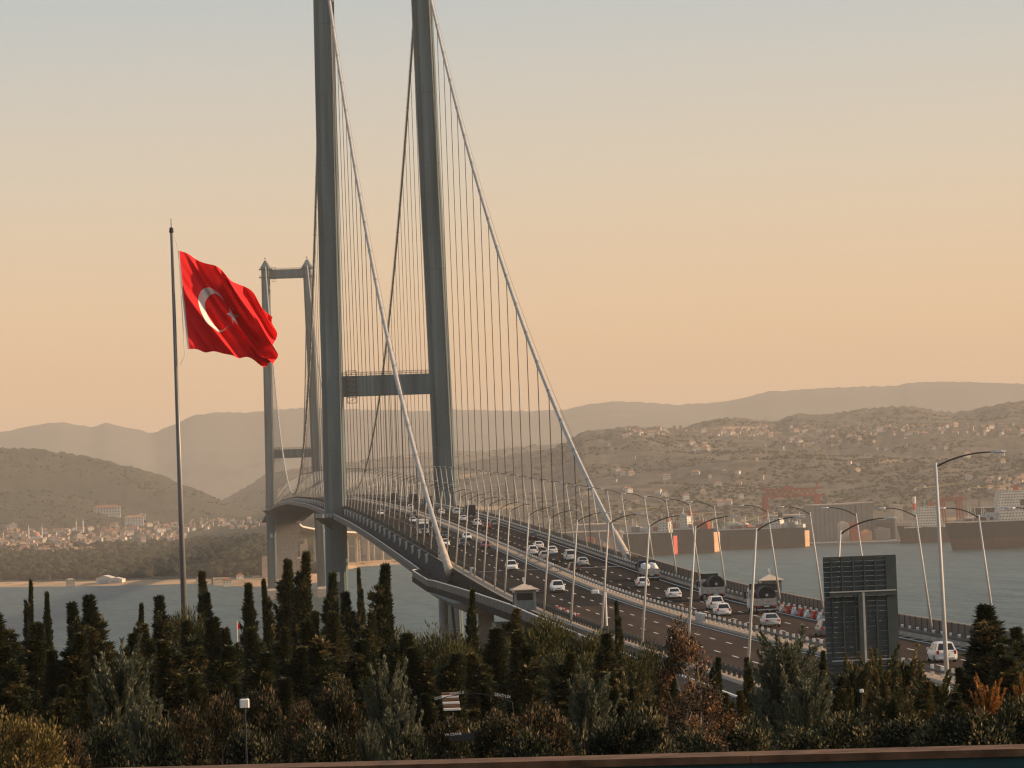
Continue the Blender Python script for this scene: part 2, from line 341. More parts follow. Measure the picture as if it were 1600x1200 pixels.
# near hillside under the camera and the approach
M['soil'] = mat('hillside_soil', (0.075, 0.052, 0.035), 0.95, 0, 0.35, 0.3, bump=0.1)
def near_z(X, Y):
    X = np.asarray(X, float); Y = np.asarray(Y, float)
    a = 71.35-0.0752*np.clip(Y, 20, 205)
    a = np.where(Y < 19, 69.6, a)
    left = a-np.clip(Y-205, 0, 60)*0.08-np.clip(Y-240, 0, 900)*0.26
    plat = np.where(Y < 205, np.minimum(a, 55.9+np.clip(205-Y, 0, 300)*0.05), 55.9)-np.clip(Y-420, 0, 400)*0.22-np.clip(Y-520, 0, 400)*0.3
    s = np.clip((X+34)/14.0, 0, 1); s = s*s*(3-2*s)
    z = left*(1-s)+plat*s
    z = z-np.clip(X-19, 0, 400)*0.75
    return np.maximum(z+(noise2(X, Y, 9, 3, 0.12)-0.5)*0.8, -6)
xs = np.concatenate([np.linspace(-420, -150, 28), np.linspace(-140, 140, 113)]); ys = np.linspace(-60, 720, 196)
XX, YY = np.meshgrid(xs, ys)
structure(ob('hillside_ground', grid_mesh('hillside_ground', np.stack([XX, YY, near_z(XX, YY)], 2), M['soil'])))

# ================================================================== BRIDGE
bridge = thing('suspension_bridge', 'long grey suspension bridge with two tall towers carrying the motorway over the bay', 'bridge', (0, YA, 0))
def bpart(mb, name, mats, parent=bridge, smooth=False):
    o = mb.build(name, mats, parent, None, smooth); 
    p = parent; off = Vector((0, 0, 0))
    while p is not None: off += p.location; p = p.parent
    o.location = -off; return o
def leg_x(z): return ST+(SB-ST)*(248-z)/248.0
def oct_ring(cx, cyy, z, wx, wy, c):
    a, b_ = wx/2, wy/2
    return [(cx-a+c, cyy-b_, z), (cx+a-c, cyy-b_, z), (cx+a-c*0.35, cyy-b_+c*0.55, z), (cx+a, cyy-b_+c*0.9, z), (cx+a, cyy+b_-c*0.9, z), (cx+a-c*0.35, cyy+b_-c*0.55, z), (cx+a-c, cyy+b_, z), (cx-a+c, cyy+b_, z), (cx-a+c*0.35, cyy+b_-c*0.55, z), (cx-a, cyy+b_-c*0.9, z), (cx-a, cyy-b_+c*0.9, z), (cx-a+c*0.35, cyy-b_+c*0.55, z)]
def make_tower(Y, lab):
    tw = ob('tower', None, bridge, (0, Y-YA, 0)); tw['label'] = lab
    for s in (-1, 1):
        mb = MB(); rings = []
        zs = [8]
        while zs[-1] < 236: zs.append(zs[-1]+11.4)
        for k, z in enumerate(zs):
            wx, wy = 7.1-0.6*z/248, 8.2-1.0*z/248
            for dz, ins in ((-0.16, 0), (-0.13, 0.16), (0.13, 0.16), (0.16, 0)) if 0 < k else ((0, 0),):
                rings.append(oct_ring(s*leg_x(z+dz), Y, z+dz, wx-ins, wy-ins, 1.5))
        rings.append(oct_ring(s*leg_x(247), Y, 247, 6.5, 7.2, 1.5))
        mb.loft(rings); bpart(mb, 'leg', M['tower'], tw)
        for off in (-2.75, 2.05, 2.75):
            bpart(MB().bar((s*leg_x(9)+off, Y-4.13 if abs(off) < 2.2 else Y-3.95, 9), (s*leg_x(246)+off*0.93, Y-3.63 if abs(off) < 2.2 else Y-3.5, 246), 0.16, 0.16), 'leg_rib', M['hanger'], tw)
        x = s*leg_x(3)
        pl = MB().loft([oct_ring(x, Y, -6, 13, 15, 2.5), oct_ring(x, Y, 6.4, 13, 15, 2.5), oct_ring(x, Y, 8, 10, 11, 1.8)])
        bpart(pl, 'plinth', M['concl'], tw)
        x = s*leg_x(248)
        cap = MB().loft([oct_ring(x, Y, 247.004, 7.6, 8.4, 1.5), oct_ring(x, Y, 248, 7.6, 8.4, 1.5), oct_ring(x, Y, 253.2, 1.6, 4.6, 0.4)])
        bpart(cap, 'saddle_housing', M['tower'], tw)
        bc = MB().tube([(x, Y, 253.1), (x, Y, 254.3)], 0.15, 6).lathe([(0.05, 0), (0.55, 0.3), (0.75, 0.8), (0.5, 1.3), (0.05, 1.6)], 8, (x, Y, 254.2)); bpart(bc, 'beacon', M['galv'], tw)
        for k in range(2):
            pf = MB().box(x-4.9, x+4.9, Y-4.8, Y+4.8, 240.5+k*6.0, 240.9+k*6.0)
            for q in range(7):
                for e in (-4.8, 4.8): pf.bar((x-4.8+q*1.6, Y+e, 240.9+k*6), (x-4.8+q*1.6, Y+e, 242.1+k*6), 0.08, 0.08)
            for e in (-4.8, 4.8): pf.bar((x-4.8, Y+e, 242.1+k*6), (x+4.8, Y+e, 242.1+k*6), 0.1, 0.1)
            bpart(pf, 'maintenance_platform', M['tower'], tw)
    for z0, z1 in ((239.6, 246.2), (105.0, 111.5)):
        xa = leg_x(z0)-3.0
        mb = MB().loft([[(-xa, Y-2.9, z0), (-xa, Y+2.9, z0), (-xa, Y+2.9, z1), (-xa, Y-2.9, z1)], [(xa, Y-2.9, z0), (xa, Y+2.9, z0), (xa, Y+2.9, z1), (xa, Y-2.9, z1)]])
        bpart(mb, 'crossbeam', M['tower'], tw)
        rl = MB()
        for e in (-2.8, 2.8):
            for h in (0.55, 1.15): rl.bar((-xa, Y+e, z1+h), (xa, Y+e, z1+h), 0.09, 0.09)
            n = 18
            for k in range(n+1): x = -xa+2*xa*k/n; rl.bar((x, Y+e, z1), (x, Y+e, z1+1.15), 0.08, 0.08)
        bpart(rl, 'crossbeam_railing', M['raild'], tw)
        cg = MB(); x0, x1 = -xa+1.5, -xa+4.6     # hanging inspection cage
        for (xx, yy) in ((x0, Y-4.2), (x1, Y-4.2), (x0, Y-3.1), (x1, Y-3.1)): cg.bar((xx, yy, z0-2.2), (xx, yy, z1+1.6), 0.14, 0.14)
        for h in np.linspace(z0-2.2, z1+1.6, 7):
            for yy in (Y-4.2, Y-3.1): cg.bar((x0, yy, h), (x1, yy, h), 0.14, 0.14)
        for h0 in np.linspace(z0-2.2, z1+1.6, 7)[:-1]:
            cg.bar((x0, Y-4.2, h0), (x1, Y-4.2, h0+1.7), 0.1, 0.1)
        bpart(cg, 'inspection_cage', M['dark'], tw)
    # walkway platform round the outer side of the legs
    for s in (-1, 1):
        z = rz(Y)-2.7; pf = MB()
        pf.box(min(s*16, s*24.2), max(s*16, s*24.2), Y-6.8, Y-5.0, z-0.5, z); pf.box(min(s*22.4, s*24.2), max(s*22.4, s*24.2), Y-4.996, Y+6.0, z-0.5, z-0.004)
        bpart(pf, 'tower_walkway', M['walk'], tw)
        rl = MB()
        for h in (0.6, 1.2):
            rl.bar((s*18.2, Y-6.7, z+h), (s*24.1, Y-6.7, z+h), 0.12, 0.12); rl.bar((s*24.1, Y-6.7, z+h), (s*24.1, Y+6, z+h), 0.12, 0.12)
        for k in range(6): rl.bar((s*(18.2+k*1.18), Y-6.7, z), (s*(18.2+k*1.18), Y-6.7, z+1.2), 0.1, 0.1)
        bpart(rl, 'tower_walkway_railing', M['railw'], tw)
        bk = MB().loft([[(s*19.2, Y-6.6, z-0.5), (s*24, Y-6.6, z-0.5), (s*19.2, Y-6.6, z-4)], [(s*19.2, Y-5.2, z-0.5), (s*24, Y-5.2, z-0.5), (s*19.2, Y-5.2, z-4)]]); bpart(bk, 'bracket', M['deck'], tw)
    bx = MB().box(-leg_x(48)-1.0, -leg_x(48)+0.8, Y-4.6, Y-3.9, 46, 49); bpart(bx, 'equipment_box', M['galv'], tw)
    return tw
make_tower(Y1, 'tall grey near tower whose top leaves the frame'); make_tower(Y2, 'smaller looking far tower seen whole behind the flag')

def cable_z(y):
    if y < Y1: t_ = (y-YA)/(Y1-YA); return 59.0+(TOPZ-59.0)*t_-4*21*t_*(1-t_)
    if y <= Y2: t_ = (y-Y1)/1550.0; return TOPZ-4*(TOPZ-76.3)*t_*(1-t_)
    t_ = (y-Y2)/566.0; return TOPZ+(54-TOPZ)*t_-4*21*t_*(1-t_)
hy = [Y1-25*k for k in range(1, 20)]+[Y1+25*k for k in range(1, 62)]+[Y2+25*k for k in range(1, 20)]
hy = [y for y in hy if cable_z(y) > rz(y)+1.6]
band_me = MB().tube([(0, -0.9, 0), (0, -0.85, 0), (0, 0.85, 0), (0, 0.9, 0)], 0.475, 8).box(-0.2, 0.2, -0.45, 0.45, -1.05, -0.42).mesh('cable_band', [M['band']])
sock_me = MB().box(-0.2, 0.2, -0.35, 0.35, -1.4, 0.5).box(-0.32, 0.32, -0.2, 0.2, 0.1, 0.42).mesh('hanger_socket', [M['postw']])
for s in (-1, 1):
    ys_ = np.concatenate([np.linspace(YA+26, Y1, 34), np.linspace(Y1, Y2, 76)[1:], np.linspace(Y2, Y2+566, 28)[1:]])
    c = bpart(MB().tube([(s*ST, y, cable_z(y)) for y in ys_], 0.44, 10), 'main_cable', M['cable'], smooth=True)
    cb_sleeve = bpart(MB().tube([(s*ST, y, cable_z(y)) for y in (YA, YA+5, YA+20, YA+27)], 0.82, 10, r2=0.56), 'cable_sleeve', M['concl'], smooth=True)
    for e in (-0.45, 0.45):
        bpart(MB().tube([(s*ST+e, y, cable_z(y)+1.25) for y in ys_], 0.045, 3), 'hand_rope', M['hanger'])
    for y in hy:
        o = ob('cable_band', band_me, c, (s*ST, y, cable_z(y))); o.rotation_euler[0] = math.atan2(cable_z(y+1)-cable_z(y-1), 2)
        zt, zb = cable_z(y)-1.0, rz(y)-0.6; hb = MB()
        for e in (-0.22, 0.22): hb.loft([[(s*ST+a, y+e+b_, z) for a, b_ in ((-0.07, -0.07), (0.07, -0.07), (0.07, 0.07), (-0.07, 0.07))] for z in (zb, zt)])
        h = bpart(hb, 'hanger', M['hanger'])
        ob('hanger_socket', sock_me, h, (s*ST, y, rz(y)-0.3))
# stiffening girder
def sweep(name, sec, y0, y1, step, m, parent=bridge, closed=True, zf=None):
    n = max(2, int((y1-y0)/step)+1); mb = MB(); zf = zf or rz
    mb.loft([[(x, y, zf(y)+z) for x, z in sec] for y in np.linspace(y0, y1, n)], 0, closed, closed)
    return bpart(mb, name, m, parent)
sec = [(-15.1, -0.13), (-15.6, -1.5), (-16.3, -2.72), (-10, -4.8), (10, -4.8), (16.3, -2.72), (15.6, -1.5), (15.1, -0.13)]
for a, b_ in ((YA, Y1), (Y1+0.02, Y2), (Y2+0.02, 3285)): sweep('deck_girder', sec, a, b_, 25, M['deck'])
for s in (-1, 1):
    def strip(x0, x1, z0, z1): return [(s*x0, z0), (s*x1, z0), (s*x1, z1), (s*x0, z1)][::s]
    sweep('walkway', strip(16.32, 18.7, -2.95, -2.65), 656, 3285, 25, M['walk'])
    sweep('handrail', strip(18.52, 18.68, -1.56, -1.42), 656, 3285, 25, M['railw'])
    sweep('edge_beam', strip(18.704, 18.9, -3.0, -2.5), 656, 3285, 25, M['galvd'])
    for y in np.arange(656, Y1, 25.0): sweep('railing_panel', strip(18.56, 18.62, -2.60, -1.6), y+0.12, min(y+25, Y1)-0.12, 12.4, M['raild'])
    stuff(sweep('railing_panel', strip(18.56, 18.62, -2.60, -1.6), Y1+0.3, 3285, 25, M['raild']))
# anchor deck platform and approach slab
PATH = [(-18.6, 655), (-20.2, 650), (-20.0, 606), (-19.2, 600), (-18.3, 523), (-18.1, 456), (-18.9, 400), (-19.6, 352), (-20.2, 300), (-20.6, 180)]
def wz(y): return float(np.interp(y, (560, 600, 655), (56.82, 56.82, rz(655)-2.66)))
ap = thing('approach_viaduct', 'concrete approach deck with anchorage and side walkway in front of the bridge', 'viaduct', (0, 480, 50))
sweep('slab', [(-15.0, -0.14), (-15.0, -2.4), (15.0, -2.4), (15.0, -0.14)], 100, YA-0.3, 20, M['walk'], ap)
mb = MB(); mb.loft([[(x, y, wz(y)), (-15.02, y, wz(y)), (-15.02, y, wz(y)-0.9), (x, y, wz(y)-0.9)] for x, y in PATH[::-1]]); bpart(mb, 'side_walkway', M['walk'], ap)
mb = MB()
pts = [(x+0.1, y, wz(y)+1.16) for x, y in PATH]
for a, b_ in zip(pts[:-1], pts[1:]): mb.bar(a, b_, 0.16, 0.12)
bpart(mb, 'side_handrail', M['railw'], ap)
for (x0, ya), (x1, yb) in zip(PATH[:-1], PATH[1:]):
    n = max(1, int(round(abs(yb-ya)/6)))
    for k in range(n):
        f0, f1 = k/n+0.004, (k+1)/n-0.004
        A = (x0+(x1-x0)*f0+0.1, ya+(yb-ya)*f0); B = (x0+(x1-x0)*f1+0.1, ya+(yb-ya)*f1)
        mb = MB().loft([[(A[0]-0.03, A[1], wz(A[1])+0.05), (A[0]+0.03, A[1], wz(A[1])+0.05), (A[0]+0.03, A[1], wz(A[1])+1.09), (A[0]-0.03, A[1], wz(A[1])+1.09)], [(B[0]-0.03, B[1], wz(B[1])+0.05), (B[0]+0.03, B[1], wz(B[1])+0.05), (B[0]+0.03, B[1], wz(B[1])+1.09), (B[0]-0.03, B[1], wz(B[1])+1.09)]])
        bpart(mb, 'side_railing_panel', M['raild'], ap)
mb = MB().loft([[(-19.9, y, wz(y)-0.92), (-15.1, y, wz(y)-0.92), (-15.1, y, wz(y)-2.6), (-17.5, y, wz(y)-2.6)] for y in (655, 600, 540)]); bpart(mb, 'anchorage_ledge', M['conc'], ap)
mb = MB().lathe([(0.75, 0), (0.75, 27)], 14, (-18.6, 586, 28.5)); bpart(mb, 'column', M['conc'], ap, True)
mb = MB().lathe([(0.75, 0), (0.75, 27)], 14, (18.6, 586, 28.5)); bpart(mb, 'column', M['conc'], ap, True)
for x in (-13.5, -4.5, 4.5, 13.5): bpart(MB().box(x-1.2, x+1.2, 560, 563, 12, 56), 'pier', M['conc'], ap)
bpart(MB().box(-16.5, 16.5, 500, 508, 30, 54), 'abutment', M['conc'], ap)
bpart(MB().tube([(-17.6, 580, 55.6), (-17.2, 580, 50), (-16.6, 578, 44), (-16.6, 578, 34)], 0.22, 6), 'drain_pipe', M['dark'], ap)
mb = MB()
for h in (0, 0.5, 1.0, 1.5): mb.bar((-17.9, 583, 49+h), (-16.2, 583, 49+h), 0.08, 0.08)
for x in (-17.9, -16.2): mb.bar((x, 583, 48.8), (x, 583, 50.5), 0.08, 0.08)
bpart(mb, 'ladder_cage', M['galv'], ap)
# far anchorage
fa = thing('far_anchorage', 'pale concrete anchor block and wall pier on the far shore beyond the far tower', 'anchorage', (0, 3285, 0))
bpart(MB().loft([[(-8, 3278, -2), (10, 3278, -2), (10, 3286, -2), (-8, 3286, -2)], [(-15, 3278, 53.5), (15.5, 3278, 53.5), (15.5, 3286, 53.5), (-15, 3286, 53.5)]]), 'wall_pier', M['conc'], fa)
bpart(MB().box(-19, 23, 3330, 3390, 0, 20), 'anchor_block', M['concl'], fa); bpart(MB().box(16, 23, 3326, 3329.9, 0, 33), 'side_tower', M['concl'], fa)
bpart(MB().box(-19.5, -12, 3322, 3329.9, 0, 23), 'side_tower', M['concl'], fa)
# curved viaduct on the far shore
vd = thing('far_viaduct', 'curved concrete motorway viaduct on slim piers across the far shore', 'viaduct', (0, 3290, 0))
vp = np.array([(0, 3288, 57.3), (2, 3380, 53.5), (10, 3520, 47.5), (34, 3697, 41.5), (70, 3890, 37.0), (95, 4000, 34.5), (130, 4120, 31), (190, 4300, 26), (270, 4500, 20)])
tv = np.linspace(0, 8, 60); vx, vy, vz = (np.interp(tv, range(9), vp[:, i_]) for i_ in range(3))
def vsweep(sec): 
    mb = MB(); rr = []
    for i_ in range(60):
        a, b_ = max(i_-1, 0), min(i_+1, 59); tx, ty = vx[b_]-vx[a], vy[b_]-vy[a]; l = math.hypot(tx, ty); nx, ny = ty/l, -tx/l
        rr.append([(vx[i_]+nx*q, vy[i_]+ny*q, vz[i_]+h) for q, h in sec])
    return mb.loft(rr)
bpart(vsweep([(-13, 0), (-13, -0.6), (-6, -3.2), (6, -3.2), (13, -0.6), (13, 0)]), 'viaduct_deck', M['concl'], vd)
for s in (-1, 1): bpart(vsweep([(s*12.6, 0.004), (s*12.6, 1.1), (s*13, 1.1), (s*13, 0.004)]), 'parapet', M['whitep'], vd)
for i_ in (8, 15, 22, 29, 34, 38, 42, 46, 50, 55):
    for e in (-5, 5):
        bpart(MB().loft([oct_ring(vx[i_]+e, vy[i_], -2, 3.2, 3.2, 0.5), oct_ring(vx[i_]+e, vy[i_], vz[i_]-6, 3.2, 3.2, 0.5), oct_ring(vx[i_]+e, vy[i_], vz[i_]-3.1, 6.5, 3.4, 0.5)]), 'viaduct_pier', M['concl'], vd)

# ================================================================== ROAD
def road_sheet(name, x0, x1, y0, y1, dz, m, step=10):
    n = int((y1-y0)/step)+1; y = np.linspace(y0, y1, n); P = np.zeros((n, 2, 3))
    P[:, 0, 0] = x0; P[:, 1, 0] = x1; P[:, :, 1] = y[:, None]; P[:, :, 2] = np.array([rz(q) for q in y])[:, None]+dz
    return ob(name, grid_mesh(name, P, m))
road = structure(road_sheet('road', -15.05, 15.05, 100, 468, 0.0, M['asph2'])); road2 = structure(road_sheet('road', -15.05, 15.05, 468, 3286, 0.0, M['asph']))
for s in (-1, 1):
    for nm, x, wd in (('edge_line', 1.30, 0.22), ('edge_line', 11.75, 0.22)):
        for r_, a, b_ in ((road, 110, 467.9), (road2, 468.1, 3280)):
            o = road_sheet(nm, min(s*x, s*(x+wd)), max(s*x, s*(x+wd)), a, b_, 0.006 if s*x < 99 else 0, M['paint']); o.parent = r_
dash_me = {}
def dash(x, y, L, par):
    k = round(L, 1)
    if k not in dash_me: dash_me[k] = MB().box(-0.09, 0.09, -k/2, k/2, -0.02, 0.007).mesh('lane_dash', [M['paint']])
    o = ob('lane_dash', dash_me[k], par, (x, y, rz(y))); o.rotation_euler[0] = math.atan2(rz(y+3)-rz(y-3), 6.0); return o
far_d = MB()
for x in (-8.05, -4.55, 4.55, 8.05):
    for k, y in enumerate(np.arange(204 if abs(x) > 6 else 209, 1150, 12.0)):
        if y < 700: dash(x, y, 4.0, road if y < 468 else road2)
        else: far_d.quad((x-0.09, y-2, rz(y-2)+0.006), (x+0.09, y-2, rz(y-2)+0.006), (x+0.09, y+2, rz(y+2)+0.006), (x-0.09, y+2, rz(y+2)+0.006))
stuff(far_d.build('far_lane_dashes', M['paint'], road2))
for s in (-1, 1):
    bj = MB().box(min(s*1.0, s*12.2), max(s*1.0, s*12.2), 597.4, 598.5, rz(598)-0.05, rz(598)+0.016); bj.build('expansion_joint', M['galv'], road2)
for k in range(12):                                     # sunlight between fence-post shadows, painted as pale stripes on the right shoulder
    y = 296+k*5.5; MB().quad((12.05, y, rz(y)+0.006), (12.05, y+0.5, rz(y)+0.006), (14.2, y+2.9, rz(y)+0.006), (14.2, y+2.4, rz(y)+0.006)).build('shadow_gap_stripe', M['paint'], road)
# median strip
def kerb_strip(name, x0, x1, y0, y1, h, m):
    n = int((y1-y0)/12)+1
    return MB().loft([[(x0, y, rz(y)+0.004), (x1, y, rz(y)+0.004), (x1, y, rz(y)+h), (x0, y, rz(y)+h)] for y in np.linspace(y0, y1, n)]).build(name, m)
for a, b_ in ((110, 3280),):
    structure(kerb_strip('median_kerb', -1.05, 1.05, a, b_, 0.14, M['strip']))
    structure(kerb_strip('shoulder_kerb', -15.04, -12.9, a, b_, 0.14, M['strip'])); structure(kerb_strip('shoulder_kerb', 12.9, 15.04, a, b_, 0.14, M['strip']))

# guard rails
post_me = MB().bev(-0.13, 0.13, -0.10, 0.10, 0.1, 1.02, 0.02).box(-0.24, 0.24, -0.05, 0.05, 0.52, 0.66).mesh('post', [M['postw']])
def guard(name, label, x, y0, y1, ynear, offs, psp=4.0, pm=M['postw'], rm=M['galvd']):
    r_ = thing(name, label, 'guard rail', (x, y0, 0)); pme = post_me.copy() if pm is not M['postw'] else post_me
    if pm is not M['postw']: pme.materials[0] = pm
    far = MB()
    for y in np.arange(y0, y1, psp):
        if y < ynear: ob('post', pme, r_, (0, y-y0, rz(y)))
        elif y < 1500: far.box(x-0.13, x+0.13, y-0.1, y+0.1, rz(y)+0.1, rz(y)+1.02)
    if far.v: stuff(bpart(far, 'far_posts', pm, r_))
    for o_, h0, h1 in offs:
        n = int((y1-y0)/12)+1
        mb = MB().loft([[(x+o_-0.03, y, rz(y)+h0), (x+o_+0.03, y, rz(y)+h0), (x+o_+0.05, y, rz(y)+(h0+h1)/2), (x+o_+0.03, y, rz(y)+h1), (x+o_-0.03, y, rz(y)+h1), (x+o_-0.05, y, rz(y)+(h0+h1)/2)] for y in np.linspace(y0, y1, n)])
        bpart(mb, 'rail', rm, r_)
    return r_
guard('median_guard_rail', 'steel guard rail with pale posts along the motorway median', 0.45, 200, 2690, 640, [(-0.26, 0.56, 0.76), (0.26, 0.56, 0.76)])
guard('edge_guard_rail', 'steel guard rail with posts coloured dark for shade along the oncoming lanes beside the walkway', -13.4, 230, 2690, 640, [(0.24, 0.45, 0.78)], 3.0, M['galvd'])  # same posts as the median, coloured dark for their shaded side
guard('edge_guard_rail', 'steel guard rail with pale posts along the outbound lanes on the water side', 13.3, 240, 2690, 640, [(-0.24, 0.45, 0.78)], 4.0)
for x, y, lab in ((0.0, 408, 'grey transition box in the median beside the white saloon'), (0.0, 597, 'grey transition box in the median by the expansion joint'), (-13.3, 590, 'pale concrete end block of guard rail by the anchored cable')):
    mb = MB().bev(-0.32, 0.32, -2.6, 2.6, 0.0, 0.95, 0.06); o = mb.build('barrier_block', M['galv'], None, (x, y, rz(y)+0.1)); tag(o, lab, 'barrier')
# parapet fence on the water side
pf = thing('parapet_fence', 'brown panelled parapet fence along the water side of the approach road', 'fence', (15.3, 200, 0))
for k, y in enumerate(np.arange(200, 1150, 3.0)):
    if y < 620:
        hh = 1.55 if y < 600 else 1.2
        MBx = MB().loft([[(15.28, q, rz(q)+0.05), (15.34, q, rz(q)+0.05), (15.34, q, rz(q)+hh), (15.28, q, rz(q)+hh)] for q in (y+0.06, y+2.94)]); bpart(MBx, 'fence_panel', M['fence'], pf)
        bpart(MB().box(15.22, 15.4, y-0.06, y+0.06, rz(y)-0.05, rz(y)+hh+0.08), 'fence_post', M['galvd'], pf)
mb = MB().loft([[(15.2, y, rz(y)+1.6), (15.42, y, rz(y)+1.6), (15.42, y, rz(y)+1.68), (15.2, y, rz(y)+1.68)] for y in np.linspace(200, 620, 40)]); bpart(mb, 'top_rail', M['strip'], pf)
mb = MB().loft([[(15.28, y, rz(y)), (15.34, y, rz(y)), (15.34, y, rz(y)+1.15), (15.28, y, rz(y)+1.15)] for y in np.linspace(623, 2690, 90)]); stuff(bpart(mb, 'fence_panel', M['fence'], pf))
for s in (-1,):
    mb = MB().loft([[(-14.9, y, rz(y)+h) for h in (0.14, 1.0)]+[(-14.8, y, rz(y)+h) for h in (1.0, 0.14)] for y in np.linspace(660, 2690, 90)]); bpart(mb, 'inner_parapet', M['deck'], bridge)
# ================================================================== LAMPS
def lamp_parts(h, lean, reach, rise, r0=0.15, r1=0.085):
    a = MB().tube([(0, 0, 0), (lean*0.5, 0, h*0.5), (lean, 0, h)], r0, 8, r2=r1).box(-0.2, 0.2, -0.2, 0.2, -0.1, 0.05)
    arm = MB(); pts = []
    for k in range(9):
        f_ = k/8.0; pts.append((lean-0.02+reach*f_, 0, h-0.25+rise*(1-(1-f_)**2.2)))
    arm.tube(pts, 0.062, 6, r2=0.045)
    e = pts[-1]; hd = MB()
    hd.loft([[(e[0]-0.1+x, y*wd, e[2]+z*hh) for y, z in ((-1, -0.3), (1, -0.3), (0.8, 0.9), (-0.8, 0.9))] for x, wd, hh in ((0, 0.06, 0.05), (0.2, 0.15, 0.10), (0.65, 0.17, 0.10), (0.95, 0.12, 0.05))])
    ln = MB().loft([[(e[0]+0.15, -0.1, e[2]-0.035), (e[0]+0.75, -0.1, e[2]-0.035), (e[0]+0.75, 0.1, e[2]-0.035), (e[0]+0.15, 0.1, e[2]-0.035)], [(e[0]+0.2, -0.08, e[2]-0.09), (e[0]+0.7, -0.08, e[2]-0.09), (e[0]+0.7, 0.08, e[2]-0.09), (e[0]+0.2, 0.08, e[2]-0.09)]])
    return a, arm, hd, ln
M['pole'] = mat('lamp_pole_galvanised', (0.52, 0.50, 0.46), 0.45, 0.0, 0.08, 1.0)
M['arm'] = mat('lamp_arm_dark', (0.06, 0.058, 0.055), 0.5, 0.3, 0.1, 2)
M['lens'] = mat('lamp_lens', (0.55, 0.55, 0.52), 0.2)
def lamp_proto(h, lean, reach, rise, r0=0.15, r1=0.085):
    a, arm, hd, ln = lamp_parts(h, lean, reach, rise, r0, r1)
    pm, am, hm, lm = a.mesh('pole', [M['pole']]), arm.mesh('arm', [M['arm']]), hd.mesh('lamp_head', [M['galv']]), ln.mesh('lens', [M['lens']])
    for me in (pm, am): me.polygons.foreach_set('use_smooth', [True]*len(me.polygons))
    def make(loc, rzv, label, group, small=False):
        r_ = thing('street_lamp', label, 'street lamp', loc, rzv, group)
        ob('pole', pm, r_); ob('arm', am, r_); h_ = ob('lamp_head', hm, r_)
        if not small: ob('lens', lm, h_)
        return r_
    return make
mk = lamp_proto(11.9, 1.2, 3.0, 0.95, 0.13, 0.075)
YL = [238, 276, 312, 346, 383, 417, 452, 483, 515, 534, 557, 577, 602, 622, 648, 673, 697]
while YL[-1] < 2640: YL.append(YL[-1]+25)
YRt = [260, 287, 315, 344, 377, 407, 439, 487, 513, 540, 568, 601, 623]
while YRt[-1] < 2640: YRt.append(YRt[-1]+25)
for i_, y in enumerate(YL):
    mk((-14.0, y, rz(y)+0.14), 0, 'grey lamp post with arm over the oncoming lanes, %s along from the road sign' % ordinal(i_+1), 'lamp posts beside the oncoming lanes', y > 900)
for i_, y in enumerate(YRt):
    mk((14.0, y, rz(y)+0.14), math.pi, 'grey lamp post on the water side of the motorway, %s counting away from the camera' % ordinal(i_+1), 'lamp posts on the water side', y > 900)
mk2 = lamp_proto(15.2, -0.2, 3.3, 0.75, 0.155, 0.085)
mk2((-12.6, 205, 57.6), 0, 'tallest and nearest lamp post with long arm, right of the dark sign', None)
# traffic camera pole
c_ = thing('camera_pole', 'white roadside camera pole beside the oncoming lanes among the lamp posts', 'camera', (-13.2, 385, rz(385)))
MB().tube([(0, 0, 0), (0, 0, 4.6)], 0.11, 8, r2=0.09).build('pole', M['whitep'], c_); MB().bar((0, 0, 4.4), (-0.9, 0, 4.5), 0.1, 0.1).build('bracket', M['galv'], c_)
MB().bev(-1.5, -0.7, -0.25, 0.25, 4.45, 4.85, 0.08).build('camera_housing', M['whitep'], c_); MB().bev(-0.15, 0.2, -0.15, 0.15, 4.6, 5.0, 0.05).build('junction_box', M['galv'], c_)

# ================================================================== GUARD BOOTHS
def booth(x, y, z, lab, rzv=0):
    r_ = thing('guard_booth', lab, 'booth', (x, y, z), rzv)
    wl = MB()
    for a in ((-1.25, 1.25, -1.25, -1.15), (-1.25, 1.25, 1.15, 1.25), (-1.25, -1.15, -1.148, 1.148), (1.15, 1.25, -1.148, 1.148)):
        wl.box(a[0], a[1], a[2], a[3], 0, 1.25); wl.box(a[0], a[1], a[2], a[3], 2.15, 2.5)
    for sx in (-1, 1):
        for sy in (-1, 1): wl.box(sx*1.2-0.16, sx*1.2+0.16, sy*1.2-0.16, sy*1.2+0.16, 0, 2.52)
    wl.build('wall', M['boothw'], r_)
    for k in range(4):
        p = MB().box(-0.95, 0.95, -1.21, -1.18, 1.27, 2.13, 0, k*math.pi/2, (0, 0)); p.build('window', M['glass'], r_)
    MB().loft([[(-1.75, -1.75, 2.53), (1.75, -1.75, 2.53), (1.75, 1.75, 2.53), (-1.75, 1.75, 2.53)], [(-1.75, -1.75, 2.63), (1.75, -1.75, 2.63), (1.75, 1.75, 2.63), (-1.75, 1.75, 2.63)], [(-0.1, -0.1, 3.3), (0.1, -0.1, 3.3), (0.1, 0.1, 3.3), (-0.1, 0.1, 3.3)]]).build('roof', M['roofd'], r_)
    MB().tube([(0.05, 0, 3.2), (0.05, 0, 3.6)], 0.06, 6).box(-0.15, 0.15, -0.12, 0.12, 3.6, 4.1).build('roof_vent', M['whitep'], r_)
    for sx in (-1.5, 1.5): MB().box(sx-0.14, sx+0.14, -1.85, -1.65, 2.3, 2.5).build('floodlight', M['galv'], r_)
booth(-16.4, 452, 57.3, 'small grey guard booth with pyramid roof on the walkway beside the oncoming lanes')
booth(16.8, 466, 56.9, 'small booth with tan pyramid roof behind the trucks on the water side')
MB().box(14.9, 18.6, 462, 470, 55.8, 56.9).build('booth_ledge', M['conc'], ap).location = -ap.location
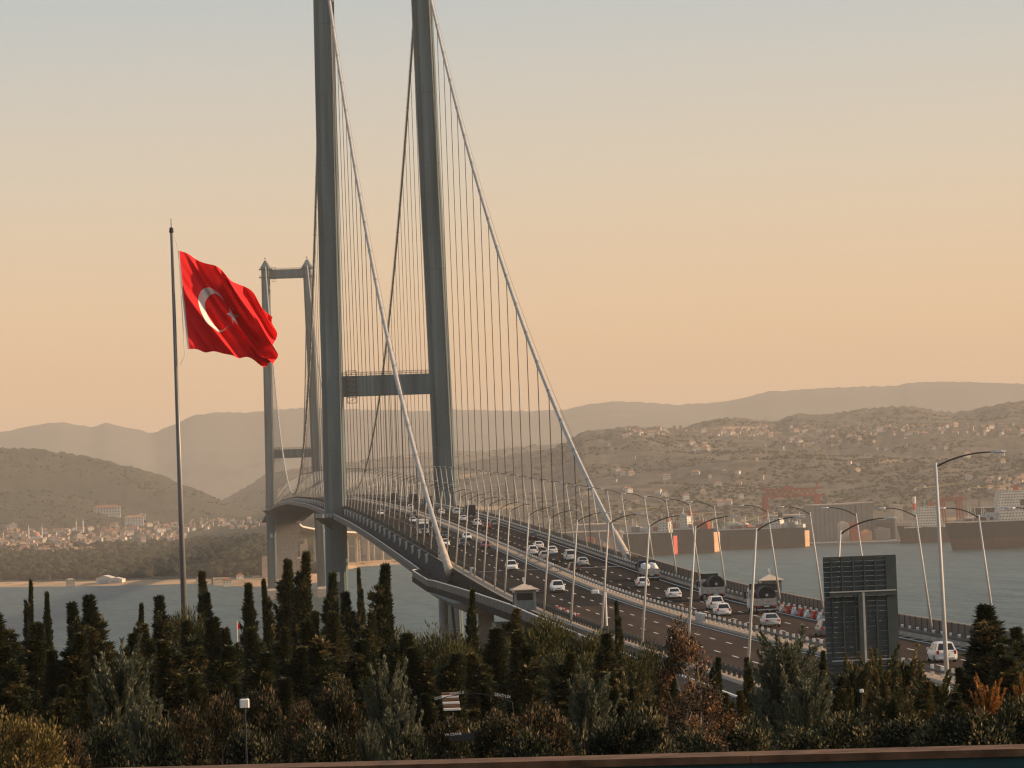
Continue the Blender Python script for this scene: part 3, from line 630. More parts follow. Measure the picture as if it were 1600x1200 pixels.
# plastic road barriers
bme = {}
for k_, mm in (('red', M['redp']), ('white', M['whitep'])):
    mb = MB().loft([[(x*wd, y, z) for x, y in ((-1, -0.55), (1, -0.55), (1, 0.55), (-1, 0.55))] for z, wd in ((0, 0.26), (0.25, 0.24), (0.42, 0.11), (0.85, 0.09))]); bme[k_] = mb.mesh('shell', [mm])
    bme[k_+'c'] = MB().box(-0.07, 0.07, -0.5, 0.5, 0.853, 0.95).mesh('cap', [M['whitep'] if k_ == 'red' else M['redp']])
def pbar(x, y, c, lab, grp, z=None):
    r_ = thing('road_barrier', lab, 'barrier', (x, y, rz(y)+0.004 if z is None else z), R(6), grp); ob('shell', bme[c], r_); ob('cap', bme[c+'c'], r_)
for k in range(9): pbar(12.55, 392+k*4.6, 'red' if k % 2 else 'white', '%s plastic barrier in the row behind the nearest truck, %s in the row' % ('red' if k % 2 else 'white', ordinal(k+1)), 'plastic barriers on the outbound shoulder')
for k in range(7): pbar(-12.45, 424+k*4.5, 'red' if k % 2 == 0 else 'white', '%s plastic barrier beside the guard booth, %s in its row' % ('red' if k % 2 == 0 else 'white', ordinal(k+1)), 'plastic barriers by the guard booth')
pbar(-13.0, 545, 'red', 'lone red barrier near the foot of the anchored cable', None, rz(545)+0.14)

# ================================================================== VEHICLES
CARC = {'white': (0.74, 0.73, 0.70), 'silver': (0.42, 0.42, 0.41), 'dark': (0.03, 0.033, 0.037), 'grey': (0.16, 0.165, 0.17), 'red': (0.16, 0.022, 0.02), 'beige': (0.45, 0.40, 0.33)}
CM = {k: mat('car_paint_'+k, v, 0.28, 0.0, 0.04, 0.6, spec=0.55) for k, v in CARC.items()}
def car_meshes(kind):
    L, Wd, H, belt, hood, c0, c1, c2, c3, tr = {'sedan': (4.55, 1.8, 1.46, 0.93, 0.80, -1.75, -1.0, 0.35, 1.05, 0.98), 'hatch': (4.1, 1.76, 1.5, 0.93, 0.84, -1.98, -1.55, 0.35, 1.05, 0.93), 'suv': (4.4, 1.86, 1.68, 1.03, 0.96, -2.1, -1.7, 0.30, 1.05, 1.03), 'van': (4.5, 1.85, 1.86, 1.06, 0.98, -2.2, -2.02, 0.55, 1.3, 1.06)}[kind]
    w2 = Wd/2; h = L/2; out = {}
    st = [(-h, 0.80, 0.42, tr-0.16), (-h+0.06, 0.90, 0.30, tr-0.05), (-h+0.3, 0.97, 0.24, tr), (c0, 1.0, 0.22, tr), (-0.6, 1.0, 0.2, belt), (0.6, 1.0, 0.2, belt), (c3, 0.99, 0.2, belt-0.02), (c3+0.35, 0.98, 0.2, hood+0.05), (h-0.35, 0.94, 0.22, hood-0.07), (h-0.08, 0.84, 0.28, hood-0.16), (h, 0.72, 0.36, hood-0.3)]
    st.sort(key=lambda q: q[0]); b = MB()
    b.loft([[(-w2*q*0.93, y, zb), (-w2*q, y, zb+0.16), (-w2*q, y, zt-0.16), (-w2*q*0.93, y, zt-0.03), (-w2*q*0.7, y, zt), (w2*q*0.7, y, zt), (w2*q*0.93, y, zt-0.03), (w2*q, y, zt-0.16), (w2*q, y, zb+0.16), (w2*q*0.93, y, zb)] for y, q, zb, zt in st])
    wb, wt = w2*0.93, w2*0.70; zb = belt-0.06
    if kind == 'van': wt = w2*0.82
    cab = [[(-wb, c0, tr-0.06), (wb, c0, tr-0.06), (wb, c3, zb), (-wb, c3, zb)], [(-wt, c1, H-0.05), (wt, c1, H-0.05), (wt, c2, H-0.05), (-wt, c2, H-0.05)], [(-wt*0.85, c1+0.12, H), (wt*0.85, c1+0.12, H), (wt*0.85, c2-0.15, H), (-wt*0.85, c2-0.15, H)]]
    b.loft(cab); out['body'] = b
    def lerp(p, q, f_): return tuple(p[i_]+(q[i_]-p[i_])*f_ for i_ in range(3))
    def pane(a, bb, c, d, ins, off):   # quad on a face, inset, pushed along normal
        A, B, C, D = map(Vector, (a, bb, c, d)); ctr = (A+B+C+D)/4; n = (B-A).cross(D-A).normalized()
        if n.dot(ctr-Vector((0, 0, 0.6))) < 0: n = -n
        mbp = MB(); q = [ctr+(p-ctr)*ins+n*off for p in (A, B, C, D)]; mbp.quad(*q); return mbp
    B0, T0 = cab[0], cab[1]
    out['rear_window'] = pane(B0[0], B0[1], T0[1], T0[0], 0.82, 0.012); out['windscreen'] = pane(B0[3], B0[2], T0[2], T0[3], 0.88, 0.012)
    for sgn, i0, i1, nm in ((-1, 0, 3, 'l'), (1, 1, 2, 'r')):
        m0, m1 = lerp(B0[i0], B0[i1], 0.47), lerp(T0[i0], T0[i1], 0.47); n0, n1 = lerp(B0[i0], B0[i1], 0.52), lerp(T0[i0], T0[i1], 0.52)
        out['side_window_a'+nm] = pane(B0[i0], m0, m1, T0[i0], 0.78, 0.012); out['side_window_b'+nm] = pane(n0, B0[i1], T0[i1], n1, 0.78, 0.012)
    for sgn, nm in ((-1, 'l'), (1, 'r')):
        out['tail_light'+nm] = MB().box(min(sgn*w2*0.52, sgn*w2*0.88), max(sgn*w2*0.52, sgn*w2*0.88), -h-0.005, -h+0.12, tr-0.32, tr-0.16) if kind in ('sedan',) else MB().box(min(sgn*w2*0.66, sgn*w2*0.90), max(sgn*w2*0.66, sgn*w2*0.90), -h-0.006, -h+0.14, tr-0.32, tr-0.03)
        out['headlight'+nm] = MB().hexa([(sgn*w2*0.42, h-0.12, hood-0.32), (sgn*w2*0.80, h-0.22, hood-0.30), (sgn*w2*0.86, h-0.45, hood-0.28), (sgn*w2*0.42, h-0.4, hood-0.32), (sgn*w2*0.42, h-0.05, hood-0.16), (sgn*w2*0.83, h-0.16, hood-0.15), (sgn*w2*0.90, h-0.45, hood-0.14), (sgn*w2*0.42, h-0.4, hood-0.12)])
        out['mirror'+nm] = MB().bev(min(sgn*w2*0.97, sgn*w2*1.2), max(sgn*w2*0.97, sgn*w2*1.2), c3-0.35, c3-0.2, belt-0.02, belt+0.15, 0.03)
    out['grille'] = MB().box(-w2*0.4, w2*0.4, h-0.10, h+0.006, hood-0.40, hood-0.27); out['front_bumper'] = MB().box(-w2*0.66, w2*0.66, h-0.12, h+0.012, 0.30, 0.40)
    out['rear_bumper'] = MB().bev(-w2*0.80, w2*0.80, -h-0.05, -h+0.2, 0.32, 0.52, 0.05); out['number_plate'] = MB().box(-0.26, 0.26, -h-0.062, -h-0.0, 0.56 if kind != 'van' else 0.62, 0.67 if kind != 'van' else 0.73)
    out['front_plate'] = MB().box(-0.26, 0.26, h-0.02, h+0.03, 0.42, 0.52)
    res = {}
    for k, v in out.items():
        base = k.rstrip('lr') if k[:-1] in ('tail_light', 'headlight', 'mirror', 'side_window_a', 'side_window_b') else k
        base = base.replace('side_window_a', 'side_window').replace('side_window_b', 'side_window')
        if k.startswith('tail_light'): base = 'tail_light'
        if k.startswith('headlight'): base = 'headlight'
        if k.startswith('mirror'): base = 'mirror'
        mm = {'body': CM['white'], 'tail_light': M['tail'], 'headlight': M['head'], 'grille': M['dark'], 'front_bumper': M['dark'], 'rear_bumper': CM['white'], 'number_plate': M['plate'], 'front_plate': M['plate'], 'mirror': CM['white']}.get(base, M['glass'])
        me = v.mesh(base, [mm])
        if base == 'body': me.polygons.foreach_set('use_smooth', [True]*len(me.polygons)); me.set_sharp_from_angle(angle=R(32))
        res[k] = (base, me)
    res['_dim'] = (L, Wd, h); return res
tyre_me = MB().tube([(-0.11, 0, 0), (-0.1, 0, 0), (0.1, 0, 0), (0.11, 0, 0)], 0.325, 14).mesh('wheel', [M['black']]); rim_me = MB().tube([(-0.118, 0, 0), (0.118, 0, 0)], 0.2, 10).mesh('rim', [M['chrome']])
CK = {k: car_meshes(k) for k in ('sedan', 'hatch', 'suv', 'van')}
def car(kind, colr, x, y, lab, oncoming=None, rzj=0.0):
    if oncoming is None: oncoming = x < 0
    dz = math.atan2(rz(y+2)-rz(y-2), 4.0)
    r_ = thing({'van': 'parked_van'}.get(kind, 'car').replace('parked_', ''), lab, 'van' if kind == 'van' else 'car', (x, y, rz(y)+0.004), (math.pi if oncoming else 0)+rzj, 'cars on the motorway')
    r_.rotation_euler[0] = -dz if oncoming else dz
    ck = CK[kind]; L, Wd, h = ck['_dim']
    for k, v in ck.items():
        if k == '_dim': continue
        o = ob(v[0], v[1], r_)
        if v[0] in ('body', 'rear_bumper', 'mirror') and colr != 'white':
            o.material_slots[0].link = 'OBJECT'; o.material_slots[0].material = CM[colr]
    for sx in (-1, 1):
        for yy in (-h+0.85, h-0.82):
            o = ob('wheel', tyre_me, r_, (sx*(Wd/2-0.11), yy, 0.325)); ob('rim', rim_me, o)
for a in [
    ('sedan', 'dark', -6.3, 772, 'dark saloon coming behind the dark off-roader near the cable'), ('hatch', 'white', -9.6, 723, 'white hatchback in the outer oncoming lane right of the cable'),
    ('suv', 'dark', -6.3, 716, 'dark off-roader in the middle oncoming lane'), ('sedan', 'white', -2.8, 758, 'white saloon beside the median, left of the dark red car'),
    ('hatch', 'red', -2.9, 703, 'dark red hatchback close to the median in the oncoming lanes'), ('suv', 'white', -6.3, 598, 'white off-roader coming over the expansion joint'),
    ('suv', 'white', -6.3, 516, 'white crossover coming towards the camera right of the guard booth'), ('hatch', 'white', 6.3, 994, 'white hatchback far up the outbound lanes'),
    ('suv', 'white', 9.8, 985, 'white off-roader far up the outside lane, left of the dark lorry'), ('sedan', 'white', 6.3, 904, 'white saloon just below the dark lorry'),
    ('suv', 'white', 6.3, 856, 'white off-roader in front of the dark red saloon, outbound'), ('sedan', 'red', 6.5, 828, 'dark red saloon behind a white off-roader, outbound'),
    ('hatch', 'grey', 9.8, 850, 'dark grey hatchback by the fence beneath the dark lorry'), ('sedan', 'dark', 9.8, 744, 'dark saloon alone by the water side guard rail'),
    ('suv', 'white', 2.8, 663, 'white off-roader nearest the median in the outbound cluster'), ('sedan', 'white', 6.3, 690, 'white saloon leading the outbound cluster'),
    ('sedan', 'white', 6.3, 662, 'white saloon in the middle of the outbound cluster'), ('hatch', 'silver', 2.8, 639, 'silver hatchback between two cars of the outbound cluster'),
    ('suv', 'dark', 2.9, 624, 'dark off-roader beside the median in the outbound cluster'), ('van', 'white', 6.6, 631, 'white panel van with large dark rear window'),
    ('hatch', 'dark', 2.8, 585, 'dark hatchback with bright tail light just past the joint'), ('sedan', 'silver', 6.3, 606, 'silver saloon right of the dark hatchback'),
    ('hatch', 'white', 6.5, 521, 'white hatchback behind the lorry loaded with sacks'), ('sedan', 'white', 6.0, 481, 'white saloon alone left of the two drum lorries'),
    ('suv', 'white', 6.4, 443, 'white off-roader beside the first drum lorry'), ('hatch', 'white', 4.6, 424, 'white hatchback partly behind the autumn leaves'),
    ('sedan', 'silver', 5.0, 389, 'silver saloon passing below the nearest lorry'), ('suv', 'grey', 6.3, 360, 'grey off-roader half hidden by the dark sign'),
    ('suv', 'white', 6.0, 300, 'white off-roader nearest the camera right of the sign'), ('sedan', 'dark', -2.8, 968, 'dark saloon far away by the median'),
    ('hatch', 'white', -6.3, 905, 'white hatchback far away above the cream lorry'), ('sedan', 'dark', -6.3, 850, 'dark saloon ahead of the cream lorry'),
    ('sedan', 'white', -9.7, 1010, 'white saloon near the foot of the near tower'), ('hatch', 'white', 2.8, 1090, 'white hatchback under the near tower'), ('suv', 'dark', -6.3, 1060, 'dark off-roader approaching past the near tower')]:
    car(*a)

# ---- lorries
M['cabw'] = mat('lorry_cab_white', (0.66, 0.65, 0.62), 0.35); M['cabblue'] = mat('lorry_cab_blue', (0.015, 0.025, 0.06), 0.4); M['bed'] = mat('lorry_bed_boards', (0.34, 0.33, 0.31), 0.6, 0, 0.2, 2)
M['boxcream'] = mat('lorry_box_cream', (0.60, 0.55, 0.46), 0.5); M['tarp'] = mat('dark_tarpaulin', (0.022, 0.024, 0.028), 0.65, 0, 0.3, 2, bump=0.03); M['sack'] = mat('white_sack', (0.70, 0.69, 0.66), 0.7, 0, 0.1, 3, bump=0.05)
lt_me = MB().tube([(-0.16, 0, 0), (-0.14, 0, 0), (0.14, 0, 0), (0.16, 0, 0)], 0.5, 14).mesh('wheel', [M['black']]); lrim = MB().tube([(-0.17, 0, 0), (0.17, 0, 0)], 0.28, 10).mesh('rim', [M['galv']])
def lorry(x, y, lab, kind, cabm, oncoming=False):
    dz = math.atan2(rz(y+4)-rz(y-4), 8.0)
    r_ = thing('lorry', lab, 'truck', (x, y, rz(y)+0.004), math.pi if oncoming else 0, 'lorries on the motorway'); r_.rotation_euler[0] = -dz if oncoming else dz
    MB().box(-0.45, 0.45, -3.9, 3.9, 0.55, 0.95).box(-1.1, 1.1, -3.95, -3.75, 0.6, 0.8).build('chassis', M['dark'], r_)
    cb = MB().loft([[(-1.2, 1.9, z), (1.2, 1.9, z), (1.2*k, 3.9-dd, z), (-1.2*k, 3.9-dd, z)] for z, k, dd in ((0.55, 1, 0), (1.5, 1, 0), (2.75, 0.96, 0.28), (2.9, 0.9, 0.45))]); cb.build('cab', cabm, r_)
    MB().hexa([(-1.05, 3.915, 1.55), (1.05, 3.915, 1.55), (1.05, 3.90, 1.55), (-1.05, 3.9, 1.55), (-1.0, 3.68, 2.6), (1.0, 3.68, 2.6), (1.0, 3.66, 2.6), (-1.0, 3.66, 2.6)]).build('windscreen', M['glass'], r_)
    for s in (-1, 1): MB().box(min(s*1.2, s*1.212), max(s*1.2, s*1.212), 2.6, 3.5, 1.6, 2.45).build('side_window', M['glass'], r_)
    for s in (-1, 1): MB().box(s*1.42-0.12, s*1.42+0.12, 3.6, 3.75, 1.6, 2.4).bar((s*1.2, 3.65, 2.3), (s*1.42, 3.65, 2.3), 0.05, 0.05).build('mirror', M['dark'], r_)
    for s in (-1, 1): MB().box(s*0.9-0.2, s*0.9+0.2, 3.86, 3.93, 0.75, 0.98).build('headlight', M['head'], r_)
    MB().box(-0.7, 0.7, 3.87, 3.925, 1.02, 1.4).build('grille', M['dark'], r_)
    if kind == 'box': MB().bev(-1.25, 1.25, -3.95, 1.75, 1.0, 3.5, 0.05).build('cargo_box', M['boxcream'] if cabm is not M['cabblue'] else M['cabblue'], r_); MB().box(-1.15, 1.15, -3.97, -3.952, 1.1, 3.4).build('rear_door', M['tarp'] if cabm is M['cabblue'] else M['boxcream'], r_)
    else:
        MB().box(-1.22, 1.22, -3.95, 1.75, 0.96, 1.12).build('bed_floor', M['bed'], r_); MB().box(-1.2, 1.2, 1.62, 1.74, 1.124, 2.7).build('headboard', M['bed'] if cabm is not M['cabblue'] else M['cabblue'], r_)
        for s in (-1, 1):
            for k in range(4):
                a = -3.9+k*1.38
                for j in range(2): MB().box(s*1.2-0.03, s*1.2+0.03, a+0.02, a+1.34, 1.13+j*0.36, 1.13+j*0.36+0.33).build('side_board', M['bed'], r_)
        for j in range(2): MB().box(-1.16, 1.16, -3.97, -3.92, 1.13+j*0.36, 1.13+j*0.36+0.33).build('tail_board', M['bed'], r_)
        if cabm is M['cabw']: MB().loft([[(-1.1, 2.0, 2.904), (1.1, 2.0, 2.904), (1.0, 3.4, 2.904), (-1.0, 3.4, 2.904)], [(-1.15, 1.95, 3.35), (1.15, 1.95, 3.35), (0.9, 2.5, 3.35), (-0.9, 2.5, 3.35)]]).build('roof_deflector', M['cabw'], r_); MB().box(-1.16, 1.16, 1.84, 1.9, 2.5, 3.4).build('deflector_back', M['tarp'], r_)
    for s in (-1, 1): MB().box(s*0.95-0.2, s*0.95+0.2, -3.99, -3.955, 0.78, 0.94).build('tail_light', M['tail'], r_)
    MB().box(-0.3, 0.3, -3.98, -3.955, 0.82, 0.94).build('number_plate', M['plate'], r_); MB().box(-1.15, 1.15, -3.97, -3.85, 0.45, 0.57).build('underrun_bar', M['galv'], r_)
    for s in (-1, 1):
        for yy in (3.0, -1.6, -2.75): o = ob('wheel', lt_me, r_, (s*1.03, yy, 0.5)); ob('rim', lrim, o)
    return r_
lorry(-9.7, 800, 'cream box lorry coming towards the camera left of the cable', 'box', M['cabw'], True)
lorry(9.8, 930, 'dark blue box lorry seen from behind below the near tower', 'box', M['cabblue'])
for y, x, lab in ((1269, 6.3, 'dark box lorry far away on the main span beside the near tower'), (1205, 9.6, 'dark box lorry just past the near tower'), (1120, 9.8, 'dark box lorry between the tower legs on the outside lane')): lorry(x, y, lab, 'box', M['cabblue'])
lorry(10.3, 545, 'dark blue flatbed lorry piled with white sacks', 'flat', M['cabblue']); lorry(10.0, 472, 'white cab flatbed lorry with a dark drum, farther of the two', 'flat', M['cabw']); lorry(10.0, 428, 'white cab flatbed lorry with a dark drum, nearest of the two', 'flat', M['cabw'])
def sack(x, y, z, sx, sy, sz, lab):
    P = []; n = 8
    rings = []
    for i_ in range(7):
        f_ = i_/6; rr = math.sin(math.pi*(0.08+0.84*f_))**0.55
        rings.append([(sx*rr*math.cos(2*math.pi*j/n)*(1+0.13*rng.standard_normal()), sy*rr*math.sin(2*math.pi*j/n)*(1+0.13*rng.standard_normal()), sz*f_+0.03*rng.standard_normal()) for j in range(n)])
    o = MB().loft(rings).build('bulk_sack', M['sack'], None, (x, y, z), True); tag(o, lab, 'sack', 'white sacks on the flatbed lorry')
for k in range(11):
    i_, j = k % 2, k//2; yy = 542.0+j*1.02; sack(10.3+(-0.55 if i_ == 0 else 0.55), yy, rz(545)+1.12+(yy-545)*0.018, 0.62, 0.58, 1.15+0.35*rng.random(), 'bulging white sack in the pile on the dark blue flatbed lorry')
def drum(x, y, lab):
    z = rz(y)+1.13+1.02; r_ = thing('drum', lab, 'drum', (x+0.3, y, z), 0, 'drums on the flatbed lorries')
    MB().tube([(0, -2.3, 0), (0, 0.2, 0)], 1.0, 28).build('core', M['tarp'], r_)
    for yy in (-2.42, 0.22):
        MB().loft([[(a*math.cos(t_), yy+d_, a*math.sin(t_)) for t_ in np.linspace(0, 2*math.pi, 29)[:-1]] for a, d_ in ((1.0, 0), (1.0, -0.08), (1.08, -0.08), (1.08, 0.1), (1.0, 0.1))], 0, False).build('flange', M['galvd'], r_)
    MB().box(-0.14, 0.14, -2.5, -2.3, -0.14, 0.14).build('hub', M['galv'], r_)
drum(10.0, 472, 'large dark drum with grey rim on the farther flatbed lorry'); drum(10.0, 428, 'large dark drum with grey rim on the nearest flatbed lorry')
for y, lab in ((472, 'dark tarpaulin heap ahead of the drum on the farther flatbed lorry'), (428, 'dark tarpaulin heap ahead of the drum on the nearest flatbed lorry')):
    o = MB().bev(-1.1, 1.1, -1.5, 1.2, 0, 1.25, 0.25).build('tarpaulin_load', M['tarp'], None, (10.0, y+0.3+0.35-0.2, rz(y)+1.13)); o.scale = (1, 0.5, 1); o.location.y = y+1.0; tag(o, lab, 'load')

# ================================================================== ROAD SIGN seen from behind
M['signb'] = mat('sign_back_aluminium', (0.064, 0.080, 0.080), 0.6, 0.1, 0.12, 1.5); M['signl'] = mat('sign_bracket_pale', (0.48, 0.47, 0.45), 0.45, 0.2)
sg = thing('road_sign', 'large dark road sign seen from behind, standing on a central post among conifers', 'sign', (-22.75, 175, near_z(-22.75, 175).item()), R(2.5))
zb = 61.6-sg.location.z; zt = 68.25-sg.location.z
n = 27
for k in range(n):
    z0 = zb+(zt-zb)*k/n; MB().box(-1.82, 1.82, -0.02, 0.025, z0+0.006, z0+(zt-zb)/n-0.006).build('sign_plank', M['signb'], sg)
for k, x in enumerate((-1.45, -0.92, -0.35, 0.2, 0.75, 1.30)): MB().box(x-0.035, x+0.035, -0.16, -0.052, zb+0.05, zt-0.03).build('stiffener', M['signb'], sg)
MB().box(1.34, 1.81, -0.058, -0.052, zb+0.02, zt-0.02).build('edge_panel', M['signb'], sg)
for z in (zb+4.9, zb+1.55): MB().box(-1.6, 1.72, -0.30, -0.162, z, z+0.05).build('cross_rail', M['signl'], sg); MB().box(-1.6, 1.72, -0.28, -0.164, z-0.2, z-0.004).build('cross_beam', M['signb'], sg)
MB().box(-0.02, 0.10, -0.42, -0.304, -1.0, zb+4.86).build('post', M['signl'], sg); MB().box(-0.24, -0.024, -0.5, -0.31, -1.0, zb+4.8).build('post', M['signb'], sg)

# ================================================================== FLAGPOLE AND FLAG
FX, FY = -56.0, 200.0
M['mast'] = mat('flagpole_steel', (0.17, 0.165, 0.16), 0.4, 0.2, 0.1, 1)
gz = near_z(FX, FY).item()
fp = thing('flagpole', 'tall tapered steel flagpole rising from the conifers beside the bay', 'flagpole', (FX, FY, gz))
MB().tube([(0, 0, -0.5), (0, 0, 87.0-gz)], 0.215, 14, r2=0.075).build('mast', M['mast'], fp, None, True)
MB().lathe([(0.02, 0), (0.13, 0.05), (0.10, 0.3), (0.02, 0.34)], 8, (0, 0, 86.98-gz)).tube([(0, 0, 87.2-gz), (0, 0, 87.8-gz)], 0.02, 4).build('truck_cap', M['dark'], fp)
MB().tube([(0.12, -0.1, 86.9-gz), (0.36, -0.1, 86.1-gz), (0.50, -0.1, 80.2-gz), (0.24, -0.1, 79.7-gz)], 0.02, 5).build('halyard', M['railw'], fp)
m = bpy.data.materials.new('flag_red'); m.use_nodes = True; t = m.node_tree; b = t.nodes['Principled BSDF']
def cloth_mat(name, c, tr):
    m = bpy.data.materials.new(name); m.use_nodes = True; t = m.node_tree; b = t.nodes['Principled BSDF']; b.inputs['Base Color'].default_value = (*c, 1); b.inputs['Roughness'].default_value = 0.8; b.inputs['Specular IOR Level'].default_value = 0.1
    tl = t.nodes.new('ShaderNodeBsdfTranslucent'); tl.inputs[0].default_value = (*c, 1); mx = t.nodes.new('ShaderNodeMixShader'); mx.inputs[0].default_value = tr
    nz = t.nodes.new('ShaderNodeTexNoise'); nz.inputs['Scale'].default_value = 14; bp = t.nodes.new('ShaderNodeBump'); bp.inputs['Distance'].default_value = 0.03; bp.inputs['Strength'].default_value = 0.4
    t.links.new(nz.outputs[0], bp.inputs['Height']); t.links.new(bp.outputs[0], b.inputs['Normal'])
    t.links.new(b.outputs[0], mx.inputs[1]); t.links.new(tl.outputs[0], mx.inputs[2]); t.links.new(mx.outputs[0], t.nodes['Material Output'].inputs['Surface']); return m
M['flag'] = cloth_mat('flag_red', (0.84, 0.030, 0.034), 0.16); M['flagw'] = cloth_mat('flag_white', (0.80, 0.78, 0.74), 0.15)
def cloth(s, t_):   # s 0..1.5 along the fly (in hoist units), t 0..1 down
    f_ = s/1.5
    x = 0.38+0.36*t_*(1-f_)+5.15*f_**0.98-0.12*math.sin(math.pi*f_)*t_
    ztop = 86.0-0.25*f_-2.65*f_**1.15-0.95*f_**4; zbot = 80.55-0.55*f_-0.55*f_**2.2
    z = ztop*(1-t_)+zbot*t_
    a = f_**0.55
    ph = 2*math.pi
    y = a*(0.55*math.sin(ph*(1.25*f_-1.05*t_+0.20))+0.46*math.sin(ph*(2.3*f_-2.3*t_+0.80))+0.33*math.sin(ph*(4.4*f_-4.1*t_+0.45))+0.17*math.sin(ph*(7.6*f_-5.5*t_)))
    y += 1.9*f_+0.06*math.sin(ph*(5*t_+1.5*f_))*f_
    x += a*0.14*math.sin(ph*(2.6*f_-2.2*t_+0.3)); z += a*0.12*math.sin(ph*(3.2*f_-0.9*t_))+(0.12*math.sin(ph*4.5*f_)*f_ if t_ > 0.5 else 0)*(t_-0.5)*2
    return np.array([x, y, z-gz])
fl = thing('flag', 'big red flag with white crescent and star flying from the flagpole', 'flag', (FX, FY, gz))
S_, T_ = 110, 72
P = np.array([[cloth(1.5*i_/S_, j/T_) for i_ in range(S_+1)] for j in range(T_+1)])
ob('cloth', grid_mesh('cloth', P, M['flag']), fl)
hm = MB(); 
for off in (-0.006, 0.006): hm.loft([[(P[j, 0]+np.array([-0.07, off, 0])), (P[j, 0]+np.array([0.02, off, 0]))] for j in range(0, T_+1, 6)], 0, False, False)
hm.build('hoist_band', M['flagw'], fl)
def emblem(name, rings):   # rings: list of rows of (s,t)
    mb = MB()
    for off in (-0.018, 0.018):
        rr = []
        for row in rings:
            r2 = []
            for s, t_ in row:
                p = cloth(s, t_); du = cloth(s+0.004, t_)-p; dv = cloth(s, t_+0.004)-p; nn = np.cross(du, dv); nn /= np.linalg.norm(nn); r2.append(p+nn*off)
            rr.append(r2)
        mb.loft(rr, 0, False, False)
    return mb.build(name, M['flagw'], fl, None, True)
co, ro, ci, ri = 0.5, 0.25, 0.5625, 0.2
cosA = (ro*ro-ri*ri+(ci-co)**2)/(2*ro*(ci-co)); A0 = math.acos(max(-1, min(1, cosA)))
rows = []
for k in range(65):
    a = A0+(2*math.pi-2*A0)*k/64; po = (co+ro*math.cos(a), 0.5+ro*math.sin(a))
    # matching inner point: same fraction on the inner arc
    ix = (co+ro*math.cos(A0)-ci)/ri; A1 = math.acos(max(-1, min(1, ix))); ai = A1+(2*math.pi-2*A1)*k/64; pi_ = (ci+ri*math.cos(ai), 0.5+ri*math.sin(ai))
    rows.append([(po[0]+(pi_[0]-po[0])*q/5, po[1]+(pi_[1]-po[1])*q/5) for q in range(6)])
emblem('crescent', rows)
sc0 = (ci-ri+1/3.0+0.125, 0.5); star = []
for k in range(11):
    a = math.pi+k*math.pi/5; rr = 0.125 if k % 2 == 0 else 0.125*0.382
    star.append((sc0[0]+rr*math.cos(a), sc0[1]+rr*math.sin(a)))
rows = []
for k in range(10):
    for q in range(6): rows.append([(sc0[0]+(star[k][0]+(star[k+1][0]-star[k][0])*q/5-sc0[0])*g/6, sc0[1]+(star[k][1]+(star[k+1][1]-star[k][1])*q/5-sc0[1])*g/6) for g in (0.05, 1, 2, 3, 4, 5, 6)])
emblem('star', rows)

# ================================================================== FAR SHORE: houses, town, minarets, wood
WALLS = [mat('house_wall_%d' % k, c, 0.8, 0, 0.08, 0.3) for k, c in enumerate(((0.58, 0.52, 0.45), (0.50, 0.41, 0.33), (0.64, 0.60, 0.55), (0.38, 0.32, 0.27)))]
ROOFS = [mat('house_roof_%d' % k, c, 0.8, 0, 0.15, 0.3) for k, c in enumerate(((0.28, 0.12, 0.075), (0.36, 0.20, 0.13), (0.30, 0.26, 0.22)))]
M['win'] = mat('window_dark', (0.05, 0.055, 0.06), 0.3)
def house_mesh(w_, d, h, rh, wi, ri, flat=False):
    mb = MB().box(-w_/2, w_/2, -d/2, d/2, -6, h, 0)
    if flat: mb.box(-w_/2-0.2, w_/2+0.2, -d/2-0.2, d/2+0.2, h+0.004, h+0.7, 0).box(-w_/5, w_/8, -d/6, d/4, h+0.7, h+2.8, 0)
    else: mb.loft([[(-w_/2-0.6, -d/2-0.6, h+0.004), (w_/2+0.6, -d/2-0.6, h+0.004), (w_/2+0.6, d/2+0.6, h+0.004), (-w_/2-0.6, d/2+0.6, h+0.004)], [(-w_/2+d*0.32, -0.2, h+rh), (w_/2-d*0.32, -0.2, h+rh), (w_/2-d*0.32, 0.2, h+rh), (-w_/2+d*0.32, 0.2, h+rh)]], 1)
    fl_ = max(1, int(h/3.0)); nx = max(2, int(w_/3.2)); ny = max(2, int(d/3.2))
    for f_ in range(fl_):
        z = h*(f_+0.32)/fl_
        for k in range(nx): x = -w_/2+w_*(k+0.5)/nx; mb.quad((x-0.55, -d/2-0.03, z), (x+0.55, -d/2-0.03, z), (x+0.55, -d/2-0.03, z+1.4), (x-0.55, -d/2-0.03, z+1.4), 2)
        for k in range(ny):
            y = -d/2+d*(k+0.5)/ny
            for s in (-1, 1): mb.quad((s*(w_/2+0.03), y-0.55, z), (s*(w_/2+0.03), y+0.55, z), (s*(w_/2+0.03), y+0.55, z+1.4), (s*(w_/2+0.03), y-0.55, z+1.4), 2)
    return mb.mesh('house', [WALLS[wi], ROOFS[ri], M['win']])
HM = [house_mesh(11, 9, 5.5, 2.6, 0, 0), house_mesh(13, 10, 6.5, 3, 1, 1), house_mesh(9, 9, 7.5, 2.4, 2, 0), house_mesh(12, 10, 6, 2.6, 3, 2), house_mesh(15, 10, 9, 2.5, 0, 1)]
AM = [house_mesh(18, 13, 14, 3, 0, 0, True), house_mesh(24, 14, 12, 3, 2, 1), house_mesh(16, 14, 17, 3, 1, 0, True), house_mesh(30, 13, 10, 3, 0, 0)]
rh = np.random.default_rng(31)
